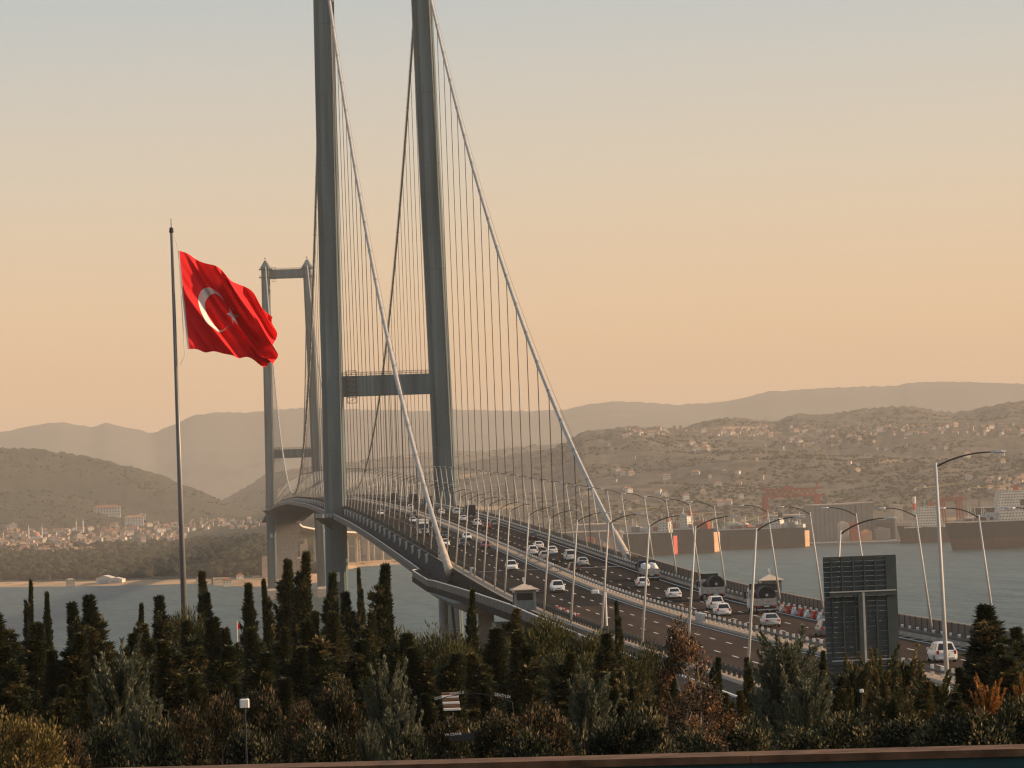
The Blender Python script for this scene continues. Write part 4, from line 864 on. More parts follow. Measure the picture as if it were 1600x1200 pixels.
def put(me, p, label, group, s=1.0, name='house', rot=None):
    o = ob(name, me, None, (p[0], p[1], p[2]-0.6)); o.rotation_euler[2] = rh.uniform(-0.5, 0.5) if rot is None else rot; s *= 0.70 if name == 'house' else 0.62 if name == 'apartment_block' else 0.9; o.scale = (s, s, s); return tag(o, label, 'house' if name == 'house' else 'building', group)
def village(n, xs_, ys_, label, group, sc_=(0.8, 1.2), meshes=HM, name='house', dens=None):
    k = 0; tries = 0
    while k < n and tries < n*8:
        tries += 1; px = rh.uniform(*xs_); py = rh.uniform(*(ys_(px) if callable(ys_) else ys_)); p = hit_far(px, py)
        if p is None or (dens is not None and rh.random() > dens(px, py)): continue
        f3 = min(2, int(3*(px-xs_[0])/(xs_[1]-xs_[0]))); wd_ = ('left', 'middle', 'right')[f3]; put(meshes[rh.integers(len(meshes))], p, label+', '+wd_+' third', group+', '+wd_+' third', rh.uniform(*sc_), name); k += 1
village(26, (975, 1045), (672, 686), 'small pale house high on the hill right of the bridge cable', 'houses on the hill crest')
village(24, (1085, 1180), lambda x: (672, 684), 'small pale house on the ridge between the cable and the crane', 'houses along the ridge')
village(34, (1180, 1420), lambda x: (668+(x-1180)*0.01, 688), 'pale red-roofed house in the ridge village above the shipyard', 'houses of the ridge village')
village(30, (1410, 1600), (665, 682), 'tiny pale house in the ridge village at the frame edge', 'houses at the ridge end')
village(10, (1060, 1105), (695, 709), 'large pale house at the bend of the hillside track', 'houses at the track bend', (1.1, 1.6))
village(9, (1205, 1280), (688, 702), 'red-roofed house below the ridge village', 'houses below the ridge village')
village(14, (1300, 1600), (700, 750), 'lone pale house on the open hillside above the shipyard', 'scattered hillside houses')
village(22, (960, 1160), (735, 790), 'pale shed on the lower slope behind the moored ships', 'sheds on the lower slope', (0.8, 1.4))
village(14, (1540, 1600), (750, 775), 'pale house on the slope behind the large ship', 'houses behind the large ship')
for x0, x1, ya, yb, n_, where in ((0, 44, 832, 848, 18, 'upper rows left of the pale mosque'), (0, 44, 849, 866, 18, 'lower rows left of the pale mosque'), (66, 119, 830, 844, 16, 'upper rows between the two minaret pairs'), (48, 119, 849, 864, 20, 'lower rows between the two minaret pairs'), (131, 200, 826, 838, 16, 'upper rows right of the slim minarets'), (131, 200, 839, 854, 16, 'lower rows right of the slim minarets'), (200, 290, 820, 832, 16, 'upper rows left of the flagpole'), (200, 290, 833, 846, 16, 'lower rows left of the flagpole'), (296, 350, 814, 830, 14, 'thin row just right of the flagpole'), (350, 425, 813, 828, 16, 'thin row between flagpole and far tower')):
    village(n_, (x0, x1), (ya, yb), 'small town house, '+where, 'town houses, '+where, (0.65, 1.1))
for x0, x1, n_, where in ((0, 60, 5, 'near the pale mosque'), (60, 135, 6, 'near the slim minarets'), (135, 210, 5, 'left of the broad apartment block'), (210, 290, 5, 'by the flagpole')):
    village(n_, (x0, x1), (828, 850), 'pale flat block among the town houses, '+where, 'apartment blocks, '+where, (0.75, 1.1), AM, 'apartment_block')
for (px, py, k, s, lab) in ((210, 823, 1, 1.5, 'broad cream apartment block with rows of windows in the town'), (168, 806, 3, 1.7, 'long white hall alone on the dark slope above the town'), (222, 812, 0, 0.8, 'small cream block above the broad apartment block')):
    p = hit_far(px, py)
    if p is not None: put(AM[k], p, lab, None, s, 'hall', 0.0)
# mosques' minarets
for px, py, hpx, lab in ((45, 848, 29, 'left minaret of the pair at the pale mosque in the town'), (66, 845, 27, 'right minaret of the pair at the pale mosque in the town'), (119.5, 832, 20, 'left slim minaret of the pair at the middle of the town'), (130, 833, 22, 'right slim minaret of the pair at the middle of the town')):
    p = hit_far(px, py); h = hpx*p[1]/5643
    r_ = thing('minaret', lab, 'minaret', tuple(p), 0, 'minarets of the town')
    MB().lathe([(1.5, -3), (1.5, h*0.12), (1.1, h*0.16), (1.05, h*0.62)], 10).build('shaft', WALLS[2], r_); MB().lathe([(1.1, h*0.62), (1.8, h*0.65), (1.8, h*0.68), (0.9, h*0.681), (0.85, h*0.82)], 10).build('balcony', WALLS[2], r_); MB().lathe([(1.0, h*0.82), (0.05, h)], 10).build('spire', ROOFS[2], r_)
p = hit_far(56, 846); r_ = thing('mosque', 'pale domed mosque between two minarets in the town', 'mosque', tuple(p)); MB().box(-9, 9, -9, 9, -3, 8).build('hall', WALLS[2], r_); MB().lathe([(8, 8.01), (7.8, 9.5), (6.5, 12.5), (4, 14.8), (0.1, 16)], 16).build('dome', ROOFS[1], r_, None, True)
# white boathouses on the beach
for px, py, w_, d, h, lab in ((166, 912, 15, 20, 7, 'larger white boathouse with gabled roof on the beach'), (183, 912, 13, 14, 5, 'smaller white boathouse beside the larger one on the beach')):
    p = hit_far(px, py); p = p if p is not None else np.array(at_z(px, py, 2.5)); r_ = thing('boathouse', lab, 'boathouse', (p[0], p[1], 1.8), R(-12))
    MB().loft([[(-w_/2, y, -2), (w_/2, y, -2), (w_/2, y, h*0.65), (0, y, h), (-w_/2, y, h*0.65)] for y in (-d/2, d/2)]).build('wall', WALLS[2], r_)
    for s in (-1, 1): MB().hexa([(s*w_/2*1.04, -d/2-0.4, h*0.635), (0, -d/2-0.4, h+0.02), (0, d/2+0.4, h+0.02), (s*w_/2*1.04, d/2+0.4, h*0.635), (s*w_/2*1.04, -d/2-0.4, h*0.635+0.35), (0, -d/2-0.4, h+0.37), (0, d/2+0.4, h+0.37), (s*w_/2*1.04, d/2+0.4, h*0.635+0.35)][:8]).build('roof', WALLS[0], r_)
    MB().box(-w_*0.3, w_*0.3, -d/2-0.08, -d/2-0.02, -1, h*0.5).build('door', M['galv'], r_)
for px, py, lab, k in ((110, 912, 'long low shed with dark roof at the water edge', 3), (355, 912, 'small tan building on the sandy point by the far tower', 0), (375, 906, 'flat tan block on the sandy point by the far tower', 2), (315, 910, 'low white house on the point right of the flagpole', 1)):
    p = np.array(at_z(px, py, 2.6)); put((HM+AM)[k], p, lab, None, 0.75, 'shore_house', 0.1)
# the rest of the town and villages: hundreds of specks, too small to pick apart
def specks(name, label, zones, m_wall, m_roof):
    mb = MB()
    for n_, xs_, ys_, smin, smax in zones:
        k = 0; tr_ = 0
        while k < n_ and tr_ < n_*3:
            tr_ += 1; px, py = rh.uniform(*xs_), rh.uniform(*ys_); p = hit_far(px, py)
            if p is None: continue
            w2, d2, h2 = rh.uniform(smin, smax), rh.uniform(smin, smax), rh.uniform(2.5, 6.5); a = rh.uniform(-0.5, 0.5); k += 1
            mb.box(p[0]-w2, p[0]+w2, p[1]-d2, p[1]+d2, p[2]-3, p[2]+h2, 0, a, (p[0], p[1])); mb.box(p[0]-w2-0.3, p[0]+w2+0.3, p[1]-d2-0.3, p[1]+d2+0.3, p[2]+h2+0.01, p[2]+h2+1.2, 1, a, (p[0], p[1]))
    return stuff(tag(mb.build(name, [m_wall, m_roof]), label, 'houses'))
specks('town_houses', 'mass of tiny crowded houses filling the seaside town across the bay', [(150, (0, 150), (832, 866), 1.5, 4.5), (90, (150, 290), (822, 848), 1.5, 4.5), (50, (290, 425), (813, 828), 1.5, 4)], WALLS[3], ROOFS[1])
specks('ridge_houses', 'mass of tiny houses along the ridge villages on the right hill', [(40, (975, 1180), (668, 688), 1.5, 3.5), (90, (1180, 1600), (666, 684), 1.5, 3.5), (14, (1180, 1420), (688, 704), 2, 3.5), (12, (950, 1250), (690, 760), 2, 3.5), (20, (1540, 1600), (745, 775), 3, 6)], WALLS[3], ROOFS[1])
# wood on the coastal plain: one mass
M['wood'] = mat('wood_foliage', (0.018, 0.023, 0.013), 0.9, 0, 0.4, 0.05, c2=(0.045, 0.044, 0.022), spec=0.1)
def ico():
    t_ = (1+5**0.5)/2; v = np.array([(-1, t_, 0), (1, t_, 0), (-1, -t_, 0), (1, -t_, 0), (0, -1, t_), (0, 1, t_), (0, -1, -t_), (0, 1, -t_), (t_, 0, -1), (t_, 0, 1), (-t_, 0, -1), (-t_, 0, 1)], float); v /= np.linalg.norm(v[0])
    f = [(0, 11, 5), (0, 5, 1), (0, 1, 7), (0, 7, 10), (0, 10, 11), (1, 5, 9), (5, 11, 4), (11, 10, 2), (10, 7, 6), (7, 1, 8), (3, 9, 4), (3, 4, 2), (3, 2, 6), (3, 6, 8), (3, 8, 9), (4, 9, 5), (2, 4, 11), (6, 2, 10), (8, 6, 7), (9, 8, 1)]
    e = {}; V = [tuple(q) for q in v]; F2 = []
    def mid(a, b_):
        k = (min(a, b_), max(a, b_))
        if k not in e: q = (np.array(V[a])+np.array(V[b_])); V.append(tuple(q/np.linalg.norm(q))); e[k] = len(V)-1
        return e[k]
    for a, b_, c in f: x, y, z = mid(a, b_), mid(b_, c), mid(c, a); F2 += [(a, x, z), (b_, y, x), (c, z, y), (x, y, z)]
    return np.array(V), np.array(F2)
IV1, IF1 = ico(); IV0 = IV1[:12]; IF0 = np.array([(0, 11, 5), (0, 5, 1), (0, 1, 7), (0, 7, 10), (0, 10, 11), (1, 5, 9), (5, 11, 4), (11, 10, 2), (10, 7, 6), (7, 1, 8), (3, 9, 4), (3, 4, 2), (3, 2, 6), (3, 6, 8), (3, 8, 9), (4, 9, 5), (2, 4, 11), (6, 2, 10), (8, 6, 7), (9, 8, 1)])
def lumps(name, pts, rad, m, hs_=1.0, lo=False):
    IV, IF = (IV0, IF0) if lo else (IV1, IF1)
    N = len(pts); V = np.repeat(IV[None], N, 0)*(1+0.28*rng.standard_normal((N, len(IV), 1)))*np.asarray(rad)[:, None, None]; V[:, :, 2] *= hs_; V += np.asarray(pts)[:, None, :]
    F_ = (IF[None]+(np.arange(N)*len(IV))[:, None, None]).reshape(-1, 3); return tri_mesh(name, V.reshape(-1, 3), F_, m)
def tri_mesh(name, V, F_, m, tint=None, k=3):
    me = bpy.data.meshes.new(name); me.vertices.add(len(V)); me.vertices.foreach_set('co', V.astype(np.float32).ravel())
    me.loops.add(F_.size); me.loops.foreach_set('vertex_index', F_.astype(np.int32).ravel()); me.polygons.add(len(F_)); me.polygons.foreach_set('loop_start', np.arange(0, F_.size, k, dtype=np.int32))
    if tint is not None: a = me.attributes.new('tint', 'FLOAT', 'POINT'); a.data.foreach_set('value', tint.astype(np.float32))
    me.materials.append(m); me.update(calc_edges=True); return me
pts, rad = [], []
while len(pts) < 3800:
    Y = 3430*math.exp(rh.random()*math.log(5300/3430.)); u = rh.uniform(-60, 520); X = (u-349)/5643*Y-53.7; s = np.interp(u, SHORE[:, 0], SHORE[:, 1])
    if Y < s+110+120*noise2(np.array([u]), np.array([0.]), 4, 3, 0.02)[0]: continue
    if abs(X-np.interp(Y, vy, vx)) < 22 and Y > 3280: continue
    if Y > 4700 and u < 300 and rh.random() < 0.75: continue
    if noise2(np.array([X]), np.array([Y]), 44, 2, 0.006)[0] < 0.38: continue
    r = rh.uniform(2.5, 6.5); pts.append((X, Y, far_z(np.array([X]), np.array([Y]))[0]+r*0.6)); rad.append(r)
stuff(tag(ob('wood', lumps('wood', pts, rad, M['wood'], 0.8)), 'dark mass of trees on the low coastal plain left of the bridge', 'wood')); 
pts, rad = [], []
uu = rh.uniform(840, 1760, 30000); DDv = rh.uniform(4600, 8200, 30000)
XXv = (uu-349)/5643*DDv-53.7; zz = far_z(XXv, DDv); ok = (noise2(XXv, DDv, 45, 4, 0.006) > 0.45)&(zz > 6)
for X, Y, z in list(zip(XXv[ok], DDv[ok], zz[ok]))[:15000]: pts.append((X, Y, z+0.3)); rad.append(rh.uniform(1.2, 4.2))
uu = rh.uniform(-100, 840, 12000); DDv = rh.uniform(5200, 10500, 12000); XXv = (uu-349)/5643*DDv-53.7; zz = far_z(XXv, DDv); ok = (noise2(XXv, DDv, 46, 3, 0.005) > 0.5)&(zz > 30)
for X, Y, z in list(zip(XXv[ok], DDv[ok], zz[ok]))[:6000]: pts.append((X, Y, z+0.3)); rad.append(rh.uniform(2, 5))
stuff(tag(ob('hillside_scrub', lumps('hillside_scrub', pts, rad, M['wood'], 0.7, True)), 'scrub and small trees dotted over the far hillsides', 'scrub'))

# ================================================================== SHIPYARD
M['hull'] = mat('ship_hull_dark', (0.008, 0.022, 0.030), 0.8, 0, 0.3, 0.05, spec=0.05); M['hullr'] = mat('ship_bottom_red', (0.060, 0.030, 0.026), 0.9, 0, 0.25, 0.05); M['shipw'] = mat('ship_white', (0.62, 0.57, 0.50), 0.6, 0, 0.1, 0.1)
M['orange'] = mat('orange_and_sunlit_stern', (0.62, 0.36, 0.20), 0.7, 0, 0.15, 0.1); M['redhull'] = mat('hull_red', (0.50, 0.09, 0.06), 0.7); M['crane'] = mat('crane_red', (0.34, 0.055, 0.024), 0.6); M['yellow'] = mat('crane_yellow', (0.55, 0.40, 0.15), 0.6)  # stern plates take the low sunlight into this orange
def ship(name, label, px0, px1, pyw, hull_h, bow='left', heading=0.0, stern=None, house=(0.8, 0.95, 14), beam=24, boot=0.28, clutter=14, seed=1, bh=0):
    A = at_z(px0, pyw, 0); B = at_z(px1, pyw, 0); Y = (A[1]+B[1])/2; A = at_y(px0, pyw, Y); B = at_y(px1, pyw, Y); L = B[0]-A[0]
    r_ = thing(name, label, 'ship', ((A[0]+B[0])/2, Y, 0), heading); rs = np.random.default_rng(seed); s = 1 if bow == 'right' else -1
    def ring(f_, z):   # f 0 stern..1 bow ; half section widths
        wdt = beam/2*(1.0 if f_ < 0.72 else max(0.02, 1-((f_-0.72)/0.28)**1.8)); wdt *= (0.86+0.14*min(1, f_/0.12)) if f_ < 0.12 else 1
        rake = 0 if f_ < 0.7 else (f_-0.7)/0.3*L*0.05*(z/hull_h)
        x = s*((f_-0.5)*L+rake); return x, wdt
    fs = [0, 0.03, 0.1, 0.25, 0.5, 0.7, 0.8, 0.88, 0.94, 0.98, 1.0]
    def hullmesh(z0, z1):
        mb = MB(); zs = np.linspace(z0, z1, 4); rr = []
        for f_ in fs:
            row = []
            sh = (f_-0.6)/0.4*bh if f_ > 0.6 else 0
            for z in zs: x, wd = ring(f_, z); row.append((x, -wd*(0.8+0.2*min(1, (z+2)/8)), z+sh*(z/hull_h if z > 0 else 0)))
            for z in zs[::-1]: x, wd = ring(f_, z); row.append((x, wd*(0.8+0.2*min(1, (z+2)/8)), z+sh*(z/hull_h if z > 0 else 0)))
            rr.append(row)
        return mb.loft(rr)
    zb = hull_h*boot; hullmesh(-2, zb).build('hull_bottom', M['hullr'], r_, None); hullmesh(zb+0.01, hull_h).build('hull', M['hull'], r_)
    if stern: x = -s*(L/2+0.25); MB().loft([[(x+0.2*s, -beam*0.42, 0.5), (x+0.2*s, beam*0.42, 0.5), (x+0.2*s, beam*0.45, hull_h*0.85), (x+0.2*s, -beam*0.45, hull_h*0.85)], [(x-0.3*s, -beam*0.40, 0.7), (x-0.3*s, beam*0.40, 0.7), (x-0.3*s, beam*0.43, hull_h*0.83), (x-0.3*s, -beam*0.43, hull_h*0.83)]]).build('transom', stern, r_)
    rl = MB()
    for yy in (-beam/2+0.5, beam/2-0.5): rl.box(-L*0.48, L*0.2, yy-0.1, yy+0.1, hull_h+0.02, hull_h+1.3)
    rl.build('bulwark', M['shipw'], r_)
    f0, f1, hh = house; z = hull_h+0.01; k = 0
    while z < hull_h+hh:
        ins = k*0.006; x0, x1 = s*(f0-0.5+ins)*L, s*(f1-0.5-ins)*L; x0, x1 = min(x0, x1), max(x0, x1); b2 = beam*0.44-k*0.5
        d_ = MB().box(x0, x1, -b2, b2, z, z+2.9); dk = d_.build('deckhouse', M['shipw'], r_)
        n = max(2, int((x1-x0)/3)); wn = MB()
        for q in range(n): xx = x0+(x1-x0)*(q+0.5)/n; wn.quad((xx-0.7, -b2-0.04, z+1.2), (xx+0.7, -b2-0.04, z+1.2), (xx+0.7, -b2-0.04, z+2.2), (xx-0.7, -b2-0.04, z+2.2))
        stuff(wn.build('window_row', M['win'], dk)); z += 2.95; k += 1
    xm = s*((f0+f1)/2-0.5)*L
    MB().loft([[(xm-2.5*q+dx, -2*q, z+zz), (xm+2.5*q+dx, -2*q, z+zz), (xm+2.5*q+dx, 2*q, z+zz), (xm-2.5*q+dx, 2*q, z+zz)] for zz, q, dx in ((0, 1, -s*4), (6, 0.85, -s*4))]).build('funnel', M['crane'] if seed % 2 else M['hull'], r_)
    MB().tube([(xm+s*3, 0, z), (xm+s*3, 0, z+9)], 0.35, 6, r2=0.15).bar((xm+s*3, -2.5, z+6), (xm+s*3, 2.5, z+6), 0.3, 0.3).build('mast', M['shipw'], r_)
    for q in range(int(clutter*2.2)):
        f_ = rs.uniform(0.05, 0.9); xx = s*(f_-0.5)*L; t2 = rs.random()
        if f0-0.02 < f_ < f1+0.02: continue
        if t2 < 0.35: MB().tube([(xx, rs.uniform(-5, 5), hull_h), (xx+rs.uniform(-1, 1), 0, hull_h+rs.uniform(6, 18))], 0.6, 6, r2=0.25).build('derrick_post', M['shipw'], r_)
        elif t2 < 0.8: w2, h2 = rs.uniform(1.5, 6), rs.uniform(1.5, 9); MB().bev(xx-w2, xx+w2, -beam*0.3, beam*0.2, hull_h+0.02, hull_h+h2, 0.3).build('deck_gear', [M['shipw'], M['galv'], M['conc'], M['crane']][rs.integers(4)], r_)
        else: MB().tube([(xx, -3, hull_h), (xx, -3, hull_h+7), (xx+rs.uniform(-12, 12), -3, hull_h+10)], 0.45, 5).build('deck_crane', M['yellow'], r_)
    return r_
ship('moored_ship', 'dark hulled ship with small red stern, lying nearest behind the lamp posts', 978, 1056, 868, 24, 'left', -0.30, M['redhull'], (0.08, 0.3, 9), 26, 0.12, 20, 3)
ship('moored_ship', 'dark hulled ship with tall stern plate coloured sunlit cream in the middle of the row', 1040, 1122, 864, 26, 'left', -0.42, M['orange'], (0.5, 0.66, 12), 26, 0.12, 22, 5)
ship('moored_ship', 'long dark hulled ship with stern plate coloured sunlit cream below the red gantry crane', 1116, 1262, 857, 22, 'left', -0.36, M['orange'], (0.25, 0.38, 10), 28, 0.15, 30, 8)
ship('docked_ship', 'dark ship with a tall ribbed cream deckhouse docked beside the grey shed', 1408, 1520, 847, 17, 'left', 0.0, None, (0.42, 0.80, 22), 26, 0.38, 10, 9, 3)
ship('docked_ship', 'large black ship with red-brown bottom and white bridge at the frame edge', 1488, 1690, 856, 27, 'left', 0.0, None, (0.28, 0.66, 13), 34, 0.42, 30, 10)
ship('docked_ship', 'grey ship with a broad white bridge behind the large black ship', 1530, 1680, 846, 38, 'left', 0.0, None, (0.45, 0.82, 16), 30, 0.2, 10, 11)
sh = at_z(1272, 846, 2.5); Ysh = 4190
def hall(px0, px1, pyt, lab, mats, Y=Ysh, d=80, rib=True, door=None):
    a, b_ = at_y(px0, 800, Y), at_y(px1, 800, Y); zt_ = at_y((px0+px1)/2, pyt, Y)[2]; r_ = thing('shipyard_hall', lab, 'shed', ((a[0]+b_[0])/2, Y, 1)); w_ = (b_[0]-a[0])/2; h = zt_-1
    MB().box(-w_, w_, 0, d, -2, h).build('wall', mats, r_)
    if rib:
        n = int(w_*2/5)
        for k in range(n+1): x = -w_+2*w_*k/n; MB().box(x-0.25, x+0.25, -0.4, -0.004, 0, h-0.5).build('wall_rib', M['galvd'], r_)
    MB().box(-w_-0.8, w_+0.8, -0.8, d+0.8, h+0.004, h+1.2).build('roof', M['roofd'], r_)
    if door: MB().box(-w_*0.8, w_*0.8, -0.5, -0.02, 0, h*door).build('door', M['dark'], r_)
M['hallw'] = mat('hall_cladding', (0.20, 0.19, 0.18), 0.7, 0, 0.12, 0.1); M['halld'] = mat('hall_cladding_dark', (0.075, 0.08, 0.085), 0.7, 0, 0.12, 0.1)
hall(1274, 1336, 789, 'tall grey ribbed shipyard hall right of the red gantry crane', M['hallw']); hall(1338, 1363, 786, 'pale tall end bay of the grey shipyard hall', M['hallw'], Ysh+5)
hall(1364, 1398, 812, 'dark dock hall with wide door beside the grey hall', M['halld'], Ysh-10, 60, False, 0.85); hall(1398, 1411, 790, 'narrow pale block right of the dark dock hall', WALLS[1], Ysh, 30, False)
hall(905, 965, 820, 'grey low hall behind the bridge cable end', M['hallw'], 4400); hall(1210, 1262, 806, 'low pale roofed hall behind the gantry legs', M['hallw'], 4400); hall(880, 950, 832, 'blue grey quay shed right of the outbound lanes', M['halld'], 4250, 40)
def gantry(px0, px1, pyt, pyb, lab, Y, mm, span=9):
    a, b_ = at_y(px0, pyt, Y), at_y(px1, pyt, Y); z1 = (a[2]+b_[2])/2; W_ = b_[0]-a[0]; r_ = thing('gantry_crane', lab, 'crane', (a[0], Y, 2)); h = z1-2; d = W_*0.14
    for x in (0.0, W_):
        lg = MB()
        for yy in (0, 16): lg.bar((x-1.5, yy, 0), (x-1.0, yy, h-d), 2.0, 2.0).bar((x+3.5, yy, 0), (x+1.5, yy, h-d), 1.6, 1.6)
        lg.bar((x, 0, h-d), (x, 16, h-d), 2, 2); lg.build('leg', mm, r_)
    tr = MB()
    for yy in (2, 14):
        for z in (h-d, h): tr.bar((-4, yy, z), (W_+8, yy, z), 1.6, 1.6)
        n = span
        for k in range(n):
            x0, x1 = W_*k/n, W_*(k+1)/n; tr.bar((x0, yy, h-d), ((x0+x1)/2, yy, h), 1.0, 1.0).bar(((x0+x1)/2, yy, h), (x1, yy, h-d), 1.0, 1.0)
    tr.build('truss_girder', mm, r_); MB().box(W_*0.42, W_*0.52, 3, 13, h+0.6, h+3.5).build('trolley', mm, r_); MB().box(W_*0.74, W_*0.80, 4, 10, h-d-4, h-d-0.8).bar((W_*0.77, 7, h-d-4), (W_*0.77, 7, h-d-14), 0.4, 0.4).build('hoist_cab', M['galvd'], r_)
    MB().bar((0, 0, h+0.5), (0, 0, h+6), 1.5, 1.5).bar((W_, 0, h+0.5), (W_, 0, h+7), 2, 2).build('leg_top', mm, r_)
gantry(1196, 1277, 764, 845, 'tall red gantry crane with truss girder over the moored ships', 4260, M['crane']); gantry(1473, 1500, 778, 815, 'small red gantry crane behind the docked ship', 4350, M['crane'], 5)
def tcrane(px, pyt, pyb, pxj, pyj, lab, Y=4300, mm=None):
    a = at_y(px, pyt, Y); j = at_y(pxj, pyj, Y); r_ = thing('tower_crane', lab, 'crane', (a[0], Y, 3)); h = a[2]-3; dx = j[0]-a[0]; sg_ = 1 if dx > 0 else -1; ms = MB()
    for sx in (-0.9, 0.9):
        for sy in (-0.9, 0.9): ms.bar((sx, sy, -2), (sx, sy, h), 0.35, 0.35)
    for k in range(int(h/4)): ms.bar((-0.9, -0.9, k*4), (0.9, -0.9, k*4+4), 0.25, 0.25)
    ms.build('mast', M['galvd'], r_); MB().bar((0, 0, h), (dx, 0, h+j[2]-a[2]), 0.9, 1.1).bar((0, 0, h), (-sg_*12, 0, h), 1.0, 1.0).build('jib', mm or M['yellow'], r_); MB().box(-sg_*12-1.5, -sg_*12+1.5, -1.2, 1.2, h-3, h-0.55).build('counterweight', M['shipw'], r_); MB().bev(-1.6, 1.6, -1.6, 1.6, h-0.5, h+2.6, 0.2).build('cab', M['shipw'], r_)
tcrane(1445, 762, 815, 1492, 756, 'yellow tower crane above the docked ship with cream deckhouse'); tcrane(1529, 762, 815, 1582, 757, 'yellow tower crane left of the broad white bridge'); tcrane(984, 797, 850, 1030, 792, 'pale tower crane with jib over the nearest moored ship', 4300); tcrane(1067, 803, 850, 1130, 800, 'orange jib crane over the middle moored ship', 4300, M['orange']); tcrane(1160, 815, 850, 1215, 800, 'low yellow crane left of the red gantry crane', 4200)
p = at_y(1428, 776, 4280); r_ = thing('chimney', 'slim chimney with red and white bands beside the docked ship', 'chimney', (p[0], 4280, 2)); hC = p[2]-2
for k in range(6): MB().lathe([(2.2, hC*k/6), (2.2, hC*(k+1)/6-0.01)], 12).build('chimney_band', M['redp'] if k % 2 == 0 and k != 0 else M['shipw'], r_)
MBq = MB(); us_ = np.arange(880, 1720, 10.0); Yq = np.interp(us_, SHORE[:, 0], SHORE[:, 1])-10
MBq.loft([[((u-349)/5643*y-53.7, y, -2), ((u-349)/5643*y-53.7, y, 2.6), ((u-349)/5643*(y+420)-53.7, y+420, 2.8), ((u-349)/5643*(y+420)-53.7, y+420, -2)] for u, y in zip(us_, Yq)]); structure(MBq.build('quay_pavement', M['conc']))
rq = np.random.default_rng(77)
for k in range(80):                                   # stacked plates, containers and huts on the quay
    u = rq.uniform(900, 1600); y = np.interp(u, SHORE[:, 0], SHORE[:, 1])+rq.uniform(20, 300); w2, d2, h2 = rq.uniform(2, 11), rq.uniform(3, 8), rq.uniform(4, 22); _mi = [0, 1, 2, 3, 3, 4, 5, 5][rq.integers(8)]
    r_ = MB().bev(-w2, w2, -d2, d2, 0, h2, 0.3).box(-w2*0.6, w2*0.3, -d2*0.5, d2*0.5, h2+0.01, h2+2).build('quay_hut', [M['shipw'], WALLS[1], M['crane'], M['hallw'], M['orange'], WALLS[3]][_mi], None, ((u-349)/5643*y-53.7, y, 2.7))
    _hl = ('pale', 'tan', 'red', 'grey', 'orange', 'brown')[_mi]+' hut or stack on the quay '+('behind the red-sterned ship' if u < 1050 else 'behind the middle moored ship' if u < 1120 else 'by the red gantry crane' if u < 1275 else 'by the grey shipyard hall' if u < 1410 else 'behind the docked ships')
    tag(r_, _hl, 'hut', 'huts and stacks, '+_hl)

# ================================================================== TREES
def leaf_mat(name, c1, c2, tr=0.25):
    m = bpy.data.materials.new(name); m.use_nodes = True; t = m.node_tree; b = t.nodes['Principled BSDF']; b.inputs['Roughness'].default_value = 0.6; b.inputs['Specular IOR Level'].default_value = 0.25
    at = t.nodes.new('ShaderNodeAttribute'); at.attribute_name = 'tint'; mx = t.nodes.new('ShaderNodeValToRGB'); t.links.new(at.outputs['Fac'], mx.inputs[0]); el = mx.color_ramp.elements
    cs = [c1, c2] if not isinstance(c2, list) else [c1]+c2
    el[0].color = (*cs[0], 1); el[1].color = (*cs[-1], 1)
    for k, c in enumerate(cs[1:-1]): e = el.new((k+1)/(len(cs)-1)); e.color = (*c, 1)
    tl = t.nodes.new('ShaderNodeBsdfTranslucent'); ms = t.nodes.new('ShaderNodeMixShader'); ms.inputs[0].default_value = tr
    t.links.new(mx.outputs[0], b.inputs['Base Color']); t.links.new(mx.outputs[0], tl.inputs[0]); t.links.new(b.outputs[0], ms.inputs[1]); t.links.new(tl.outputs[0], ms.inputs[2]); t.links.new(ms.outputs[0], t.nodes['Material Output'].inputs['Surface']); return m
LM = {'cyp': leaf_mat('cypress_leaf', (0.012, 0.020, 0.011), [(0.042, 0.052, 0.019), (0.185, 0.132, 0.050)]), 'sil': leaf_mat('silver_juniper_leaf', (0.028, 0.037, 0.024), (0.15, 0.155, 0.095)), 'pin': leaf_mat('pine_needle', (0.014, 0.022, 0.007), (0.12, 0.105, 0.026)),  # brightest cypress tint puts warm sunlight into the leaf colour
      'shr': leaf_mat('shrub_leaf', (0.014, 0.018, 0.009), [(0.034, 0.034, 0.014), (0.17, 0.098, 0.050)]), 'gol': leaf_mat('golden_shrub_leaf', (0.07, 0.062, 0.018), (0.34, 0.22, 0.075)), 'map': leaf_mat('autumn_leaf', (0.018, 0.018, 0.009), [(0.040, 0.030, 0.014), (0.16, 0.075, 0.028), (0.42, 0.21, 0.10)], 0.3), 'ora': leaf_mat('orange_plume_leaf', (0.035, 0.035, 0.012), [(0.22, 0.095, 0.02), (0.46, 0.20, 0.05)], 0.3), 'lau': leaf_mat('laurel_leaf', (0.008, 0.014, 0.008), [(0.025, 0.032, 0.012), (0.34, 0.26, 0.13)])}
M['bark'] = mat('bark', (0.10, 0.070, 0.048), 0.9, 0, 0.35, 3, bump=0.03); M['barkp'] = mat('bark_pale', (0.25, 0.19, 0.14), 0.9, 0, 0.35, 3)
